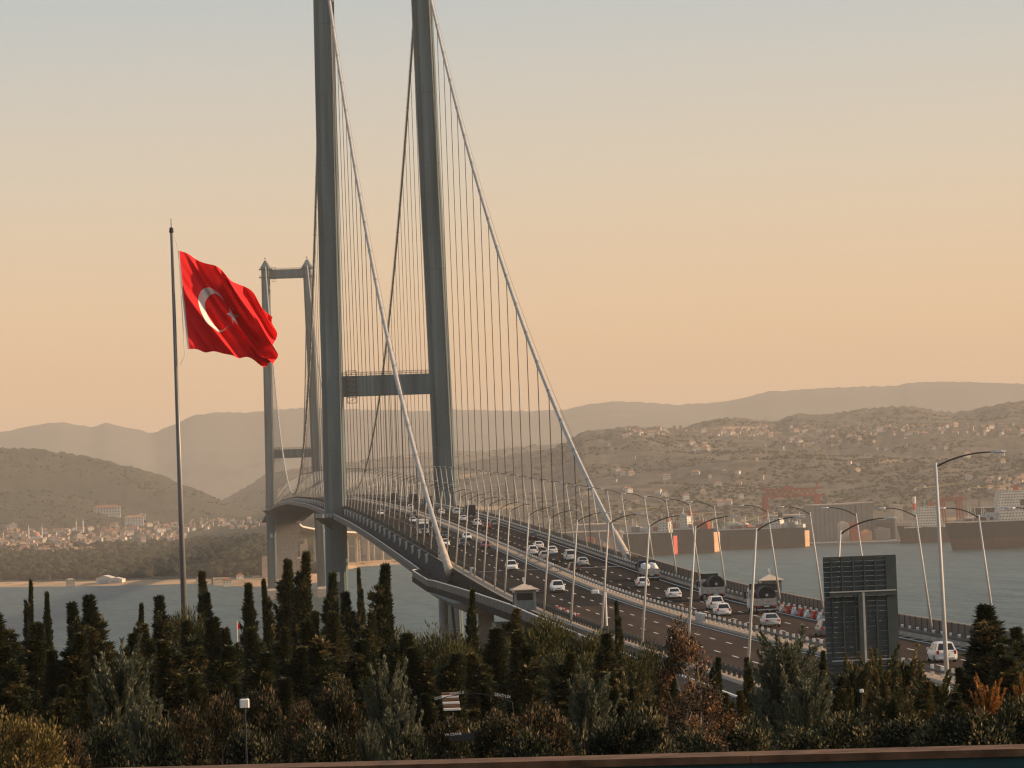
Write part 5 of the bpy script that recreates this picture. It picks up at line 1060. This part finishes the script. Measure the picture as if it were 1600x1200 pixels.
def leaves(name, Pp, Dd, L, Wd, m, tint, rg_, fit=None):
    if fit:   # bring the cloud to the nominal height and width
        Pp = Pp.copy(); z1 = np.percentile(Pp[:, 2], 99.96); rr = np.percentile(np.hypot(Pp[:, 0], Pp[:, 1]), 98.5); Pp[:, 2] *= fit[0]/z1; Pp[:, :2] *= fit[1]/2/rr
    n = len(Pp); Dd = Dd/np.linalg.norm(Dd, axis=1, keepdims=True); rv = rg_.standard_normal((n, 3)); sd = np.cross(Dd, rv); sd /= np.linalg.norm(sd, axis=1, keepdims=True)+1e-9
    L = np.asarray(L)*np.ones(n); Wd = np.asarray(Wd)*np.ones(n)
    V = np.stack([Pp, Pp+Dd*(L*0.5)[:, None]+sd*(Wd/2)[:, None], Pp+Dd*L[:, None], Pp+Dd*(L*0.5)[:, None]-sd*(Wd/2)[:, None]], 1).reshape(-1, 3)
    return tri_mesh(name, V, np.arange(4*n).reshape(-1, 4), m, np.repeat(np.clip(tint, 0, 1), 4), 4)
def unit(rg_, n): v = rg_.standard_normal((n, 3)); return v/np.linalg.norm(v, axis=1, keepdims=True)
def gen_cypress(seed, loose=0.4, n=22000, leaders=14):     # 8 m high, 1.75 m wide; several leaders make a ragged outline
    g = np.random.default_rng(seed); H_, W2 = 8.0, 1.0; Ps, Ds_, Ts = [], [], []
    spec = [(0.0, 0.0, 0.0, H_, W2*(0.70 if loose > 0.3 else 0.85), 3.0)]
    for q in range(leaders):
        a = q*2.399+g.random(); fr = g.random(); rr = W2*(0.12+0.95*fr)*(0.6+0.4*loose); top = H_*(1-0.20-fr*0.50-g.random()*0.24); z0 = max(0.0, top-H_*g.uniform(0.16, 0.42)); spec.append((math.cos(a)*rr, math.sin(a)*rr, z0, top-z0, W2*g.uniform(0.16, 0.36)*(0.55+0.45*fr), 1.0))
    tw_ = sum(w_*h_*k_ for _, _, _, h_, w_, k_ in spec)
    for x0, y0, z0, h, w2, k_ in spec:
        k = int(n*w2*h*k_/tw_); t_ = g.random(k)**0.9; a = g.random(k)*2*math.pi; sh = g.uniform(0.6, 0.95) if x0 else 1.15
        prof = np.minimum(1, (t_/0.16+0.2))**0.6*np.power(1-t_, sh)*1.1
        nn = noise2(a*1.9+seed*3.1+x0*5, t_*h*0.8+z0, seed, 4, 1.0); r = w2*prof*(0.55+0.9*nn)*np.where(g.random(k) < 0.68, g.uniform(0.72, 1.18, k), g.uniform(0.05, 0.8, k))
        bend = (t_**2)*0.30
        Ps.append(np.stack([x0*(1+0.3*t_)+np.cos(a)*r+bend*math.cos(seed+x0*9), y0*(1+0.3*t_)+np.sin(a)*r+bend*math.sin(seed+x0*9), z0+t_*h+0.25*(nn-0.5)], 1)); Ds_.append(np.stack([np.cos(a)*0.7, np.sin(a)*0.7, np.full(k, 1.0)], 1)+0.55*unit(g, k)); Ts.append(0.02+0.75*nn+0.25*g.standard_normal()*0.5+0.16*g.standard_normal(k))
    for q in range(190):      # small boughs standing out of the outline
        f_ = g.random()*0.93; a = g.random()*6.283; rr = W2*(0.0+0.95*(1-f_)**0.9)*g.uniform(0.5, 0.92)*(0.75+0.25*loose); d = np.array([math.cos(a)*0.6, math.sin(a)*0.6, g.uniform(0.7, 2.0)]); d /= np.linalg.norm(d); L = g.uniform(0.35, 1.0)*(1.15-0.95*f_)*(0.6+0.6*loose); k = 46; s_ = g.random(k)
        Ps.append(np.array([[math.cos(a)*rr, math.sin(a)*rr, f_*H_*0.97]])+d[None]*(s_*L)[:, None]+unit(g, k)*(0.10*(1-s_)+0.025)[:, None]); Ds_.append(d[None]+unit(g, k)*0.7); Ts.append(0.35+0.25*g.standard_normal()+0.15*g.standard_normal(k)+0.15*s_)
    Pp = np.concatenate(Ps); k = len(Pp); return leaves('crown', Pp, np.concatenate(Ds_), g.uniform(0.09, 0.24, k), g.uniform(0.030, 0.075, k), LM['cyp'], np.concatenate(Ts), g, (8.0, 1.75))
def gen_plume(seed, key='sil', n=16000, plumes=90, spread=0.95):   # feathery conical juniper 4 m high, 2 m wide
    g = np.random.default_rng(seed); H_ = 4.0; Ps, Ds_, Ts = [], [], []; k = n//plumes
    for q in range(plumes):
        f_ = q/plumes; a = q*2.399+g.random(); z0 = H_*0.80*f_; L = H_*(0.20+0.22*g.random()); out = spread*(1-f_)**0.8; d = np.array([math.cos(a)*0.45*spread, math.sin(a)*0.45*spread, 1.0]); d /= np.linalg.norm(d)
        rr_ = math.sqrt(g.random()); base = np.array([math.cos(a)*out*0.75*rr_, math.sin(a)*out*0.75*rr_, z0*0.9]); s = g.random(k); side = unit(g, k)*(0.17*(1-s)+0.02)[:, None]*(1.2-0.4*f_)
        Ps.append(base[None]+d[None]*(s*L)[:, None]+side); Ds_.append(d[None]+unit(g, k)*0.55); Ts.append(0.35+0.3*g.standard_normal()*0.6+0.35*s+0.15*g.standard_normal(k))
    k2 = n//4; t_ = g.random(k2); a = g.random(k2)*6.283; r = spread*0.5*(1-t_)*g.random(k2)**0.5; Ps.append(np.stack([np.cos(a)*r, np.sin(a)*r, t_*H_*0.85], 1)); Ds_.append(np.array([[0, 0, 1.]])+unit(g, k2)*0.8); Ts.append(0.1+0.2*g.random(k2))
    Pp = np.concatenate(Ps); k = len(Pp); return leaves('crown', Pp, np.concatenate(Ds_), g.uniform(0.08, 0.18, k), g.uniform(0.03, 0.065, k), LM[key], np.concatenate(Ts), g, (4.0, 2.0))
def gen_clumps(seed, key, n, nc, H_=4.0, W2=2.0, z0=0.9, cr=0.62, leaf=(0.10, 0.2, 0.03, 0.06), up=0.5, flat=1.0, biast=0.3):
    g = np.random.default_rng(seed); Ps, Ds_, Ts = [], [], []; k = n//nc
    for q in range(nc):
        v = unit(g, 1)[0]; v[2] = abs(v[2])*1.0-0.25; rr = g.uniform(0.55, 1.0)**0.6
        c = np.array([v[0]*W2*rr, v[1]*W2*rr, z0+(H_-z0)*0.42+v[2]*(H_-z0)*0.52*rr]); R0 = cr*g.uniform(0.6, 1.25)
        s = unit(g, k); s[:, 2] = s[:, 2]*0.8+0.15; rad = R0*g.random(k)**0.45
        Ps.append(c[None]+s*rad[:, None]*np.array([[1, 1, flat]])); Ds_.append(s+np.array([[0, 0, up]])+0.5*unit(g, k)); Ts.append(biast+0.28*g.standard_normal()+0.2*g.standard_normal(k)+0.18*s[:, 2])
    Pp = np.concatenate(Ps); k = len(Pp); return leaves('crown', Pp, np.concatenate(Ds_), g.uniform(leaf[0], leaf[1], k), g.uniform(leaf[2], leaf[3], k), LM[key], np.concatenate(Ts), g, (H_, W2*2.2))
def gen_trunk(seed, h, r, limbs=7, z0=0.3, reach=0.8, m='bark', up=0.8):
    g = np.random.default_rng(seed); mb = MB(); ps = [(0.05*h*math.sin(k*1.3+seed)*0.25, 0.05*h*math.cos(k*1.7+seed)*0.25, h*k/6-0.4) for k in range(7)]; mb.tube(ps, r, 8, r2=r*0.2)
    for q in range(limbs):
        f_ = z0+(0.92-z0)*q/limbs; a = q*2.4+g.random(); b0 = np.array([np.interp(f_*6, range(7), [p[i_] for p in ps]) for i_ in range(3)]); L = reach*(1.15-f_*0.8); mid_ = b0+np.array([math.cos(a)*L*0.5, math.sin(a)*L*0.5, L*up*0.35]); e = b0+np.array([math.cos(a)*L, math.sin(a)*L, L*up]); mb.tube([b0, mid_, e], r*0.38, 5, r2=r*0.1)
    return mb.mesh('trunk', [M[m]])
TM = {
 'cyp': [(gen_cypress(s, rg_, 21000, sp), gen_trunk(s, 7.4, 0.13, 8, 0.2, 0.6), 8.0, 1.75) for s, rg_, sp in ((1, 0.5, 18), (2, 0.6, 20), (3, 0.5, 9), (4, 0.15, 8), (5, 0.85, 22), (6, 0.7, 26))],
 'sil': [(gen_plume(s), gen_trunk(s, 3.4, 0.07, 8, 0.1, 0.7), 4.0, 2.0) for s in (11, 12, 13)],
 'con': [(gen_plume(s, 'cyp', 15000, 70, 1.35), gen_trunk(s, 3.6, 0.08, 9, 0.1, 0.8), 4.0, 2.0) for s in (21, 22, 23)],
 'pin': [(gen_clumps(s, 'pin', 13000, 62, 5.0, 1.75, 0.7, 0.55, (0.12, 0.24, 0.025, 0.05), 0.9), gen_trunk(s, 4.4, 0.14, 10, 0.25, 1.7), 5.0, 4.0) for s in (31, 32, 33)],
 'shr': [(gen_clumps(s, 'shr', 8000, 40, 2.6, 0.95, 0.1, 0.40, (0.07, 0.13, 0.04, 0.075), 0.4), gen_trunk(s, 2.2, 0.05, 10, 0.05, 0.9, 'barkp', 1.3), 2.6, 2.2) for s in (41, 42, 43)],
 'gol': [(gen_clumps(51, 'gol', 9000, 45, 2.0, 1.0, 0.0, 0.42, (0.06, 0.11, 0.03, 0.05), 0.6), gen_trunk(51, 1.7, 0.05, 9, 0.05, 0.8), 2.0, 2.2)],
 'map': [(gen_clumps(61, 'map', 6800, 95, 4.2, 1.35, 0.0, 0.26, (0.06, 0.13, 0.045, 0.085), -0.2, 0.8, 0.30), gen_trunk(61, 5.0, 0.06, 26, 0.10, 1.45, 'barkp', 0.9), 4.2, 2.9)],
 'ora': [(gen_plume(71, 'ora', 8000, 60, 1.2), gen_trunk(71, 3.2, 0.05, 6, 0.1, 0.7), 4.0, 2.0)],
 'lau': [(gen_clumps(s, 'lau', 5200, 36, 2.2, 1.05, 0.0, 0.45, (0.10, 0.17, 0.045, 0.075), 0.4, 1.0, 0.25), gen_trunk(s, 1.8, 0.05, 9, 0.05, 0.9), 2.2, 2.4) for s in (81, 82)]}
KN = {'cyp': ('cypress_tree', 'cypress'), 'sil': ('juniper_tree', 'juniper'), 'con': ('conifer_tree', 'conifer'), 'pin': ('pine_tree', 'pine'), 'shr': ('leafy_shrub', 'shrub'), 'gol': ('golden_shrub', 'shrub'), 'map': ('autumn_tree', 'tree'), 'ora': ('orange_shrub', 'shrub'), 'lau': ('laurel_shrub', 'shrub')}
rt = np.random.default_rng(5)
def tree(kind, px, py, D, wpx, label, var=None):
    if kind == 'cyp' and 995 <= py <= 1062 and D >= 90 and px < 1000: py -= 26; wpx *= 1.1
    p = at_y(px, py, D); g = near_z(p[0], D).item(); tm = TM[kind]; cm, tk, H0, W0 = tm[rt.integers(len(tm)) if var is None else var % len(tm)]
    h = max(0.8, p[2]-g+0.15); w_ = wpx*D/FPX*((1.15 if wpx <= 46 else 1.5 if px < 1000 or px > 1480 else 1.1) if kind == 'cyp' else 1.35 if kind == 'pin' else 1.0 if kind == 'sil' else 1.15 if kind in ('con', 'map', 'ora') else 1.0); py_drop = 26 if kind == 'lau' and px < 1500 else 34 if kind == 'shr' else 0; p = at_y(px, py+py_drop, D); r_ = thing(KN[kind][0], label, KN[kind][1], (p[0], D, g-0.15), rt.uniform(0, 6.28), {'cyp': 'cypresses on the slope', 'sil': 'silvery junipers', 'con': 'small conifers', 'pin': 'pines', 'shr': 'shrubs by the wall', 'lau': 'shrubs by the wall', 'gol': 'shrubs by the wall'}.get(kind))
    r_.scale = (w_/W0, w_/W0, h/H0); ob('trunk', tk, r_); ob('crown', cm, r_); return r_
for a in [
 ('cyp', 8, 962, 125, 95, 'broad dark cypress cut by the left frame edge'), ('cyp', 42, 912, 165, 36, 'leftmost of the two thin cypress spires against the water', 2), ('cyp', 73, 930, 160, 40, 'right one of the two thin cypress spires against the water', 2),
 ('cyp', 50, 1003, 118, 80, 'brownish cypress below the two thin spires'), ('cyp', 84, 1045, 105, 62, 'low brown cypress right below the second thin spire'), ('cyp', 121, 946, 140, 68, 'pointed cypress left of the rounded one behind the silvery juniper', 1), ('cyp', 148, 934, 145, 78, 'round-topped cypress behind the tall silvery juniper', 3),
 ('sil', 186, 1000, 74, 118, 'tall silvery juniper on the left by the wall'), ('sil', 226, 1080, 66, 84, 'smaller silvery juniper leaning against the tall one'), ('cyp', 214, 948, 150, 38, 'thin dark cypress left of the pine by the flagpole'), ('cyp', 252, 936, 140, 66, 'brown-tipped cypress left of the flagpole', 1), ('pin', 280, 955, 165, 86, 'dark pine just left of the flagpole'),
 ('cyp', 232, 980, 125, 62, 'low cypress in front of the brown-tipped one'), ('cyp', 318, 898, 175, 52, 'spire cypress just right of the flagpole', 4), ('cyp', 340, 968, 140, 82, 'dark cypress below the spire right of the flagpole'), ('cyp', 300, 1000, 115, 70, 'dark cypress at the foot of the flagpole'), ('cyp', 388, 916, 165, 52, 'ragged cypress left of the far tower base', 2),
 ('cyp', 365, 985, 130, 60, 'brown cypress beside the small red pennant'), ('cyp', 418, 910, 170, 44, 'ragged cypress in front of the far tower leg', 4), ('cyp', 444, 880, 175, 66, 'open conifer with drooping boughs before the far tower', 5), ('cyp', 468, 868, 172, 58, 'tallest ragged conifer between the two towers', 4), ('cyp', 438, 985, 120, 72, 'brownish cypress below the tallest conifer'), ('cyp', 480, 960, 135, 64, 'dark cypress below and right of the tallest conifer'),
 ('cyp', 515, 900, 160, 54, 'ragged cypress in front of the near tower leg', 2), ('cyp', 545, 930, 150, 60, 'dark cypress right of the near tower leg', 1), ('cyp', 562, 893, 165, 34, 'leaning wispy cypress left of the tallest dark column', 4), ('cyp', 588, 887, 150, 62, 'tallest dense dark cypress column in the middle', 3), ('cyp', 575, 960, 130, 62, 'low cypress at the foot of the dense column'), ('cyp', 500, 1000, 110, 74, 'shaded cypress in front of the near tower base'),
 ('pin', 635, 985, 150, 90, 'round pine right of the dense cypress column', 0), ('pin', 690, 978, 140, 124, 'large round pine below the bridge walkway', 1), ('cyp', 735, 925, 128, 46, 'narrow cypress in front of the bridge anchorage', 2), ('cyp', 772, 985, 130, 90, 'broad brownish cypress right of the narrow one', 1), ('cyp', 795, 955, 150, 56, 'dark cypress under the guard booth', 0), ('cyp', 660, 1040, 105, 80, 'shaded cypress in front of the large round pine'),
 ('pin', 850, 966, 150, 140, 'largest yellow-green pine below the guard booth', 2), ('pin', 925, 988, 150, 104, 'pine right of the largest one, by the road edge', 0), ('cyp', 965, 943, 140, 34, 'thin cypress spire against the approach road', 4), ('pin', 1000, 1003, 145, 92, 'pine between the thin spire and the autumn tree', 1), ('sil', 603, 1033, 78, 92, 'silvery juniper in the middle by the wall'), ('sil', 628, 1095, 68, 80, 'second silvery juniper leaning right of the middle one'), ('sil', 574, 1135, 52, 44, 'dwarf silvery juniper left of the middle ones'),
 ('sil', 922, 1043, 78, 88, 'silvery juniper below the largest pine'), ('cyp', 820, 1015, 110, 86, 'dark cypress in front of the largest pine'), ('cyp', 880, 1050, 100, 70, 'shaded cypress left of the silvery juniper below the pine'), ('con', 985, 1050, 95, 90, 'shaded conifer left of the autumn tree', 1),
 ('map', 1066, 968, 62, 84, 'autumn tree with orange leaves and bare twigs in front of the road'), ('map', 1092, 1062, 58, 120, 'lower autumn bush with pinkish leaves right of the autumn tree'), ('cyp', 1115, 1030, 110, 52, 'small cypress behind the autumn tree'), ('cyp', 1168, 1030, 100, 46, 'small narrow cypress left of the big grey-green juniper'), ('cyp', 1140, 1085, 90, 60, 'low shaded cypress between autumn tree and juniper'),
 ('sil', 1228, 985, 84, 128, 'big grey-green juniper left of the dark sign'), ('sil', 1262, 1050, 76, 84, 'lower grey-green juniper at the foot of the sign'), ('cyp', 1284, 1020, 105, 48, 'small dark cypress at the left edge of the sign'), ('con', 1330, 1026, 96, 84, 'small conifer in front of the sign post, left one', 0), ('con', 1371, 1012, 100, 84, 'small conifer in front of the sign post, right one', 2), ('con', 1416, 1012, 104, 90, 'open conifer right of the dark sign', 1), ('con', 1462, 1050, 96, 84, 'low conifer below the nearest white car'), ('con', 1395, 1068, 82, 84, 'shaded conifer below the sign'),
 ('cyp', 1545, 950, 112, 118, 'big dark cypress on the right by the road', 3), ('cyp', 1592, 985, 118, 80, 'dark cypress cut by the right frame edge', 1), ('cyp', 1508, 1045, 100, 60, 'low dark cypress left of the big one on the right'), ('ora', 1542, 1058, 52, 62, 'orange feathery shrub in front of the big right cypress'), ('ora', 1600, 1055, 50, 50, 'orange feathery shrub cut by the right frame edge'),
 ('lau', 1535, 1112, 40, 120, 'glossy leaved shrub below the orange shrub'), ('lau', 1592, 1090, 41, 120, 'glossy leaved shrub in the lower right corner'), ('gol', 38, 1112, 46, 165, 'golden green shrub in the lower left corner'), ('shr', 292, 1100, 56, 84, 'flowering shrub right of the tall silvery juniper'), ('shr', 112, 1142, 50, 64, 'small shrub between the golden shrub and the juniper'), ('shr', 345, 1080, 66, 84, 'leafy shrub left of the square lantern'), ('shr', 415, 1075, 64, 92, 'leafy shrub right of the square lantern'),
 ('shr', 530, 1062, 62, 96, 'twiggy shrub with bare stems left of the middle juniper'), ('shr', 470, 1095, 58, 84, 'low leafy shrub below the brownish cypress'), ('shr', 700, 1120, 52, 84, 'shrub with pale flowers in front of the steps'), ('shr', 780, 1110, 54, 110, 'shrub with orange tips under the lettered arch'), ('shr', 845, 1098, 56, 100, 'orange tipped shrub left of the silvery juniper below the pine'), ('lau', 1000, 1105, 52, 110, 'shaded glossy shrub left of the autumn tree foot'), ('lau', 1170, 1120, 54, 90, 'shaded glossy shrub left of the big juniper'),
 ('lau', 1330, 1112, 56, 130, 'dark shrub by the wall under the sign'), ('lau', 1420, 1118, 54, 130, 'dark shrub by the wall under the open conifer'), ('lau', 740, 1130, 58, 110, 'dark shrub by the wall below the narrow cypress'), ('lau', 160, 1125, 60, 100, 'dark shrub behind the foot of the tall silvery juniper'), ('lau', 880, 1125, 60, 100, 'dark shrub by the wall left of the juniper below the pine'), ('lau', 395, 1135, 52, 90, 'dark shrub by the foot of the square lantern'), ('lau', 1475, 1115, 52, 110, 'dark shrub left of the orange shrub'),
 ('cyp', 20, 1040, 95, 80, 'low dark cypress behind the golden shrub'), ('cyp', 110, 1020, 105, 84, 'shaded cypress below the pointed one on the left'), ('cyp', 160, 1010, 120, 74, 'shaded cypress below the round-topped one'), ('cyp', 205, 1020, 110, 72, 'shaded cypress behind the smaller silvery juniper'), ('cyp', 270, 1030, 100, 84, 'shaded cypress left of the flagpole foot'), ('cyp', 345, 1040, 98, 80, 'shaded cypress behind the square lantern'), ('cyp', 400, 985, 125, 70, 'dark cypress between the red pennant and the far tower'), ('cyp', 405, 1050, 92, 78, 'low cypress right of the square lantern'), ('cyp', 455, 1040, 100, 84, 'low shaded cypress below the far tower'), ('cyp', 525, 960, 135, 76, 'bushy cypress covering the near tower base'), ('cyp', 550, 1030, 100, 84, 'low shaded cypress left of the middle juniper'), ('cyp', 620, 1020, 115, 76, 'shaded cypress under the round pine'), ('pin', 715, 1010, 120, 90, 'small pine in front of the narrow cypress'), ('cyp', 700, 1050, 98, 70, 'shaded cypress behind the steps'), ('cyp', 750, 1050, 100, 74, 'shaded cypress behind the lettered arch'), ('pin', 890, 1010, 130, 100, 'dark pine between the two pines by the road'), ('pin', 800, 1000, 135, 90, 'pine left of the largest one'), ('cyp', 945, 1020, 112, 64, 'shaded cypress below the thin spire'), ('cyp', 1035, 1030, 105, 70, 'shaded cypress behind the autumn tree on its left'), ('cyp', 1200, 1050, 92, 66, 'shaded cypress left behind the big grey-green juniper'), ('cyp', 1310, 1060, 90, 66, 'shaded cypress below the left edge of the sign'), ('cyp', 1440, 1068, 90, 84, 'shaded cypress below the open conifer'), ('cyp', 1490, 1085, 75, 70, 'lowest dark cypress left of the orange shrub'), ('cyp', 1570, 1010, 100, 90, 'dark cypress in front of the one at the right edge'), ('cyp', 310, 1055, 84, 70, 'front dark cypress left of the square lantern'), ('cyp', 375, 1070, 80, 60, 'front dark cypress behind the square lantern post'), ('cyp', 440, 1062, 84, 70, 'front dark cypress right of the square lantern'), ('cyp', 495, 1070, 80, 64, 'front dark cypress left of the twiggy shrub'), ('cyp', 560, 1075, 80, 60, 'front dark cypress touching the middle juniper'), ('cyp', 670, 1085, 76, 56, 'front dark cypress left of the steps'), ('cyp', 770, 1070, 80, 64, 'front dark cypress behind the right end of the lettered arch'), ('cyp', 835, 1065, 84, 66, 'front dark cypress below the largest pine'), ('cyp', 975, 1080, 80, 66, 'front dark cypress right of the juniper below the pine'), ('cyp', 1020, 1095, 76, 60, 'front dark cypress left of the autumn bush'), ('cyp', 1160, 1080, 80, 60, 'front dark cypress right of the autumn bush'), ('cyp', 140, 1060, 84, 70, 'front dark cypress left of the tall silvery juniper'), ('cyp', 90, 1075, 78, 60, 'front dark cypress right of the golden shrub'),
 ('lau', 250, 1125, 55, 90, 'dark shrub between the juniper and the flowering shrub'), ('lau', 640, 1140, 50, 90, 'dark shrub by the wall below the middle junipers'), ('lau', 1080, 1140, 48, 110, 'dark shrub under the autumn tree'), ('lau', 1250, 1135, 50, 100, 'dark shrub under the big grey-green juniper'), ('lau', 950, 1130, 52, 90, 'dark shrub right of the juniper below the pine'), ('lau', 500, 1130, 52, 100, 'dark shrub below the twiggy one'), ('lau', 820, 1140, 50, 100, 'dark shrub right of the lettered arch')]:
    tree(*a)
# dense dark undergrowth on the slope (nobody could count it)
g = np.random.default_rng(99); N = 52000
Yu = g.uniform(62, 235, N); pxu = g.uniform(-60, 1660, N); Xu = (pxu-349)/5643*Yu-53.7
zu = near_z(Xu, Yu); hu = (0.3+1.6*noise2(Xu, Yu, 71, 3, 0.45))*g.random(N)**0.6*np.clip(Yu/110, 0.3, 1.3); okk = (Xu < -16.5) | (Yu < 150)
me = leaves('undergrowth', np.stack([Xu, Yu, zu+hu], 1)[okk], (unit(g, N)+np.array([[0, 0, 0.6]]))[okk], g.uniform(0.10, 0.26, okk.sum()), g.uniform(0.04, 0.09, okk.sum()), LM['lau'], (0.15+0.25*g.random(N))[okk], g)
stuff(tag(ob('undergrowth', me), 'dark tangled undergrowth between the trees on the slope', 'undergrowth'))

# ================================================================== FOREGROUND: wall, lantern, pennant, arch, steps
M['cop'] = mat('wall_coping', (0.125, 0.068, 0.038), 0.9, 0, 0.4, 7, bump=0.01); M['wallt'] = mat('wall_teal_paint', (0.020, 0.065, 0.078), 0.7, 0, 0.2, 3)
wl = thing('boundary_wall', 'low boundary wall with brown stone coping along the bottom of the frame', 'wall', (-52, 18, 68.95), math.atan2(-1.2, 5.1))
for k in range(-6, 10):
    x0 = k*1.9-1.0; MB().box(x0+0.0015, x0+1.8985, -0.15, 0.15, 1.585, 1.622).build('coping_stone', M['cop'], wl); MB().box(x0+0.0, x0+1.9, -0.12, 0.12, -0.5, 1.583).build('wall_panel', M['wallt'], wl)
def lantern(px, py, D, s, lab):
    p = at_y(px, py, D); g_ = near_z(p[0], D).item(); r_ = thing('garden_lantern', lab, 'lantern', (p[0], D, g_)); h = p[2]-g_
    MB().tube([(0, 0, -0.2), (0, 0, h-s*0.5)], 0.014, 6).build('post', M['dark'], r_); MB().bev(-s/2, s/2, -s/2, s/2, h-s*0.5, h+s*0.42, s*0.12).build('globe', M['whitep'], r_); MB().bev(-s*0.3, s*0.3, -s*0.3, s*0.3, h+s*0.425, h+s*0.5, s*0.05).build('cap', M['dark'], r_)
lantern(382, 1098, 47, 0.125, 'white square lantern on a thin dark post at left'); lantern(1346, 1079, 60, 0.06, 'tiny white lantern among conifers below the sign')
p = at_y(370, 970, 150); g_ = near_z(p[0], 150).item(); r_ = thing('pennant_mast', 'thin white mast with a small red pennant among the cypresses', 'flagpole', (p[0], 150, g_)); hh = p[2]-g_
MB().tube([(0, 0, 0), (0, 0, hh)], 0.02, 6).build('mast', M['whitep'], r_); MB().quad((0.02, 0, hh-0.08), (0.06, 0.02, hh-0.12), (0.05, 0.03, hh-0.36), (0.02, 0, hh-0.34)).quad((0.06, 0.02, hh-0.12), (0.10, 0, hh-0.17), (0.09, 0, hh-0.38), (0.05, 0.03, hh-0.36)).build('pennant', M['flag'], r_)
# garden arch carrying white letters, and pale steps
ar = thing('lettered_arch', 'dark garden arch carrying small white letters between the shrubs', 'arch', tuple(at_y(740, 1100, 50)))
def text(s, px, py, D, sz, rot, nm='letters'):
    cu_ = bpy.data.curves.new('letters', 'FONT'); cu_.body = s; cu_.size = sz; cu_.extrude = 0.004; cu_.align_x = 'CENTER'; o = bpy.data.objects.new('tmp', cu_); col.objects.link(o); dg = bpy.context.evaluated_depsgraph_get(); me = bpy.data.meshes.new_from_object(o.evaluated_get(dg)); bpy.data.objects.remove(o)
    me.materials.clear(); me.materials.append(M['whitep']); o = ob(nm, me, ar); o.location = Vector(at_y(px, py, D))-ar.location; o.rotation_euler = (math.pi/2, -rot, 0); return o
text('GAEL', 686, 1092, 49.9, 0.052, R(12)); text('KONG B', 714, 1085, 49.9, 0.052, R(6)); text('ŞEHİTLİK', 785, 1089, 49.9, 0.052, R(-13)); text('VA CSANE', 708, 1149, 49.9, 0.05, R(2))
bb = [at_y(px, py, 49.95) for px, py in ((676, 1097), (700, 1088), (740, 1083), (772, 1087), (800, 1097), (806, 1130))]; MB().tube([Vector(q)-ar.location for q in bb], 0.006, 5).build('arch_bar', M['dark'], ar)
MB().box(-0.36, 0.0, 0.02, 0.03, -0.50, -0.40).build('name_board', M['dark'], ar)
stp = thing('garden_steps', 'short flight of pale stone steps glimpsed behind the shrubs', 'steps', tuple(at_y(707, 1108, 54)))
for k in range(6): MB().bev(-0.13, 0.12, k*0.1, k*0.1+0.1, k*0.042-0.02, k*0.042+0.012, 0.004).build('step', M['cop'] if k % 2 else M['whitep'], stp)

# ------------------------------------------------------------------ haze
m = bpy.data.materials.new('haze_air'); m.use_nodes = True; t = m.node_tree; t.nodes.clear()
pv = t.nodes.new('ShaderNodeVolumePrincipled'); mo = t.nodes.new('ShaderNodeOutputMaterial'); t.links.new(pv.outputs[0], mo.inputs['Volume'])
pv.inputs['Density'].default_value = 6.0e-5; pv.inputs['Color'].default_value = (0.935, 0.86, 0.77, 1); pv.inputs['Anisotropy'].default_value = 0.0
hz = MB().box(-30000, 30000, -28000, 30000, -40, 760).build('haze', m); stuff(hz)
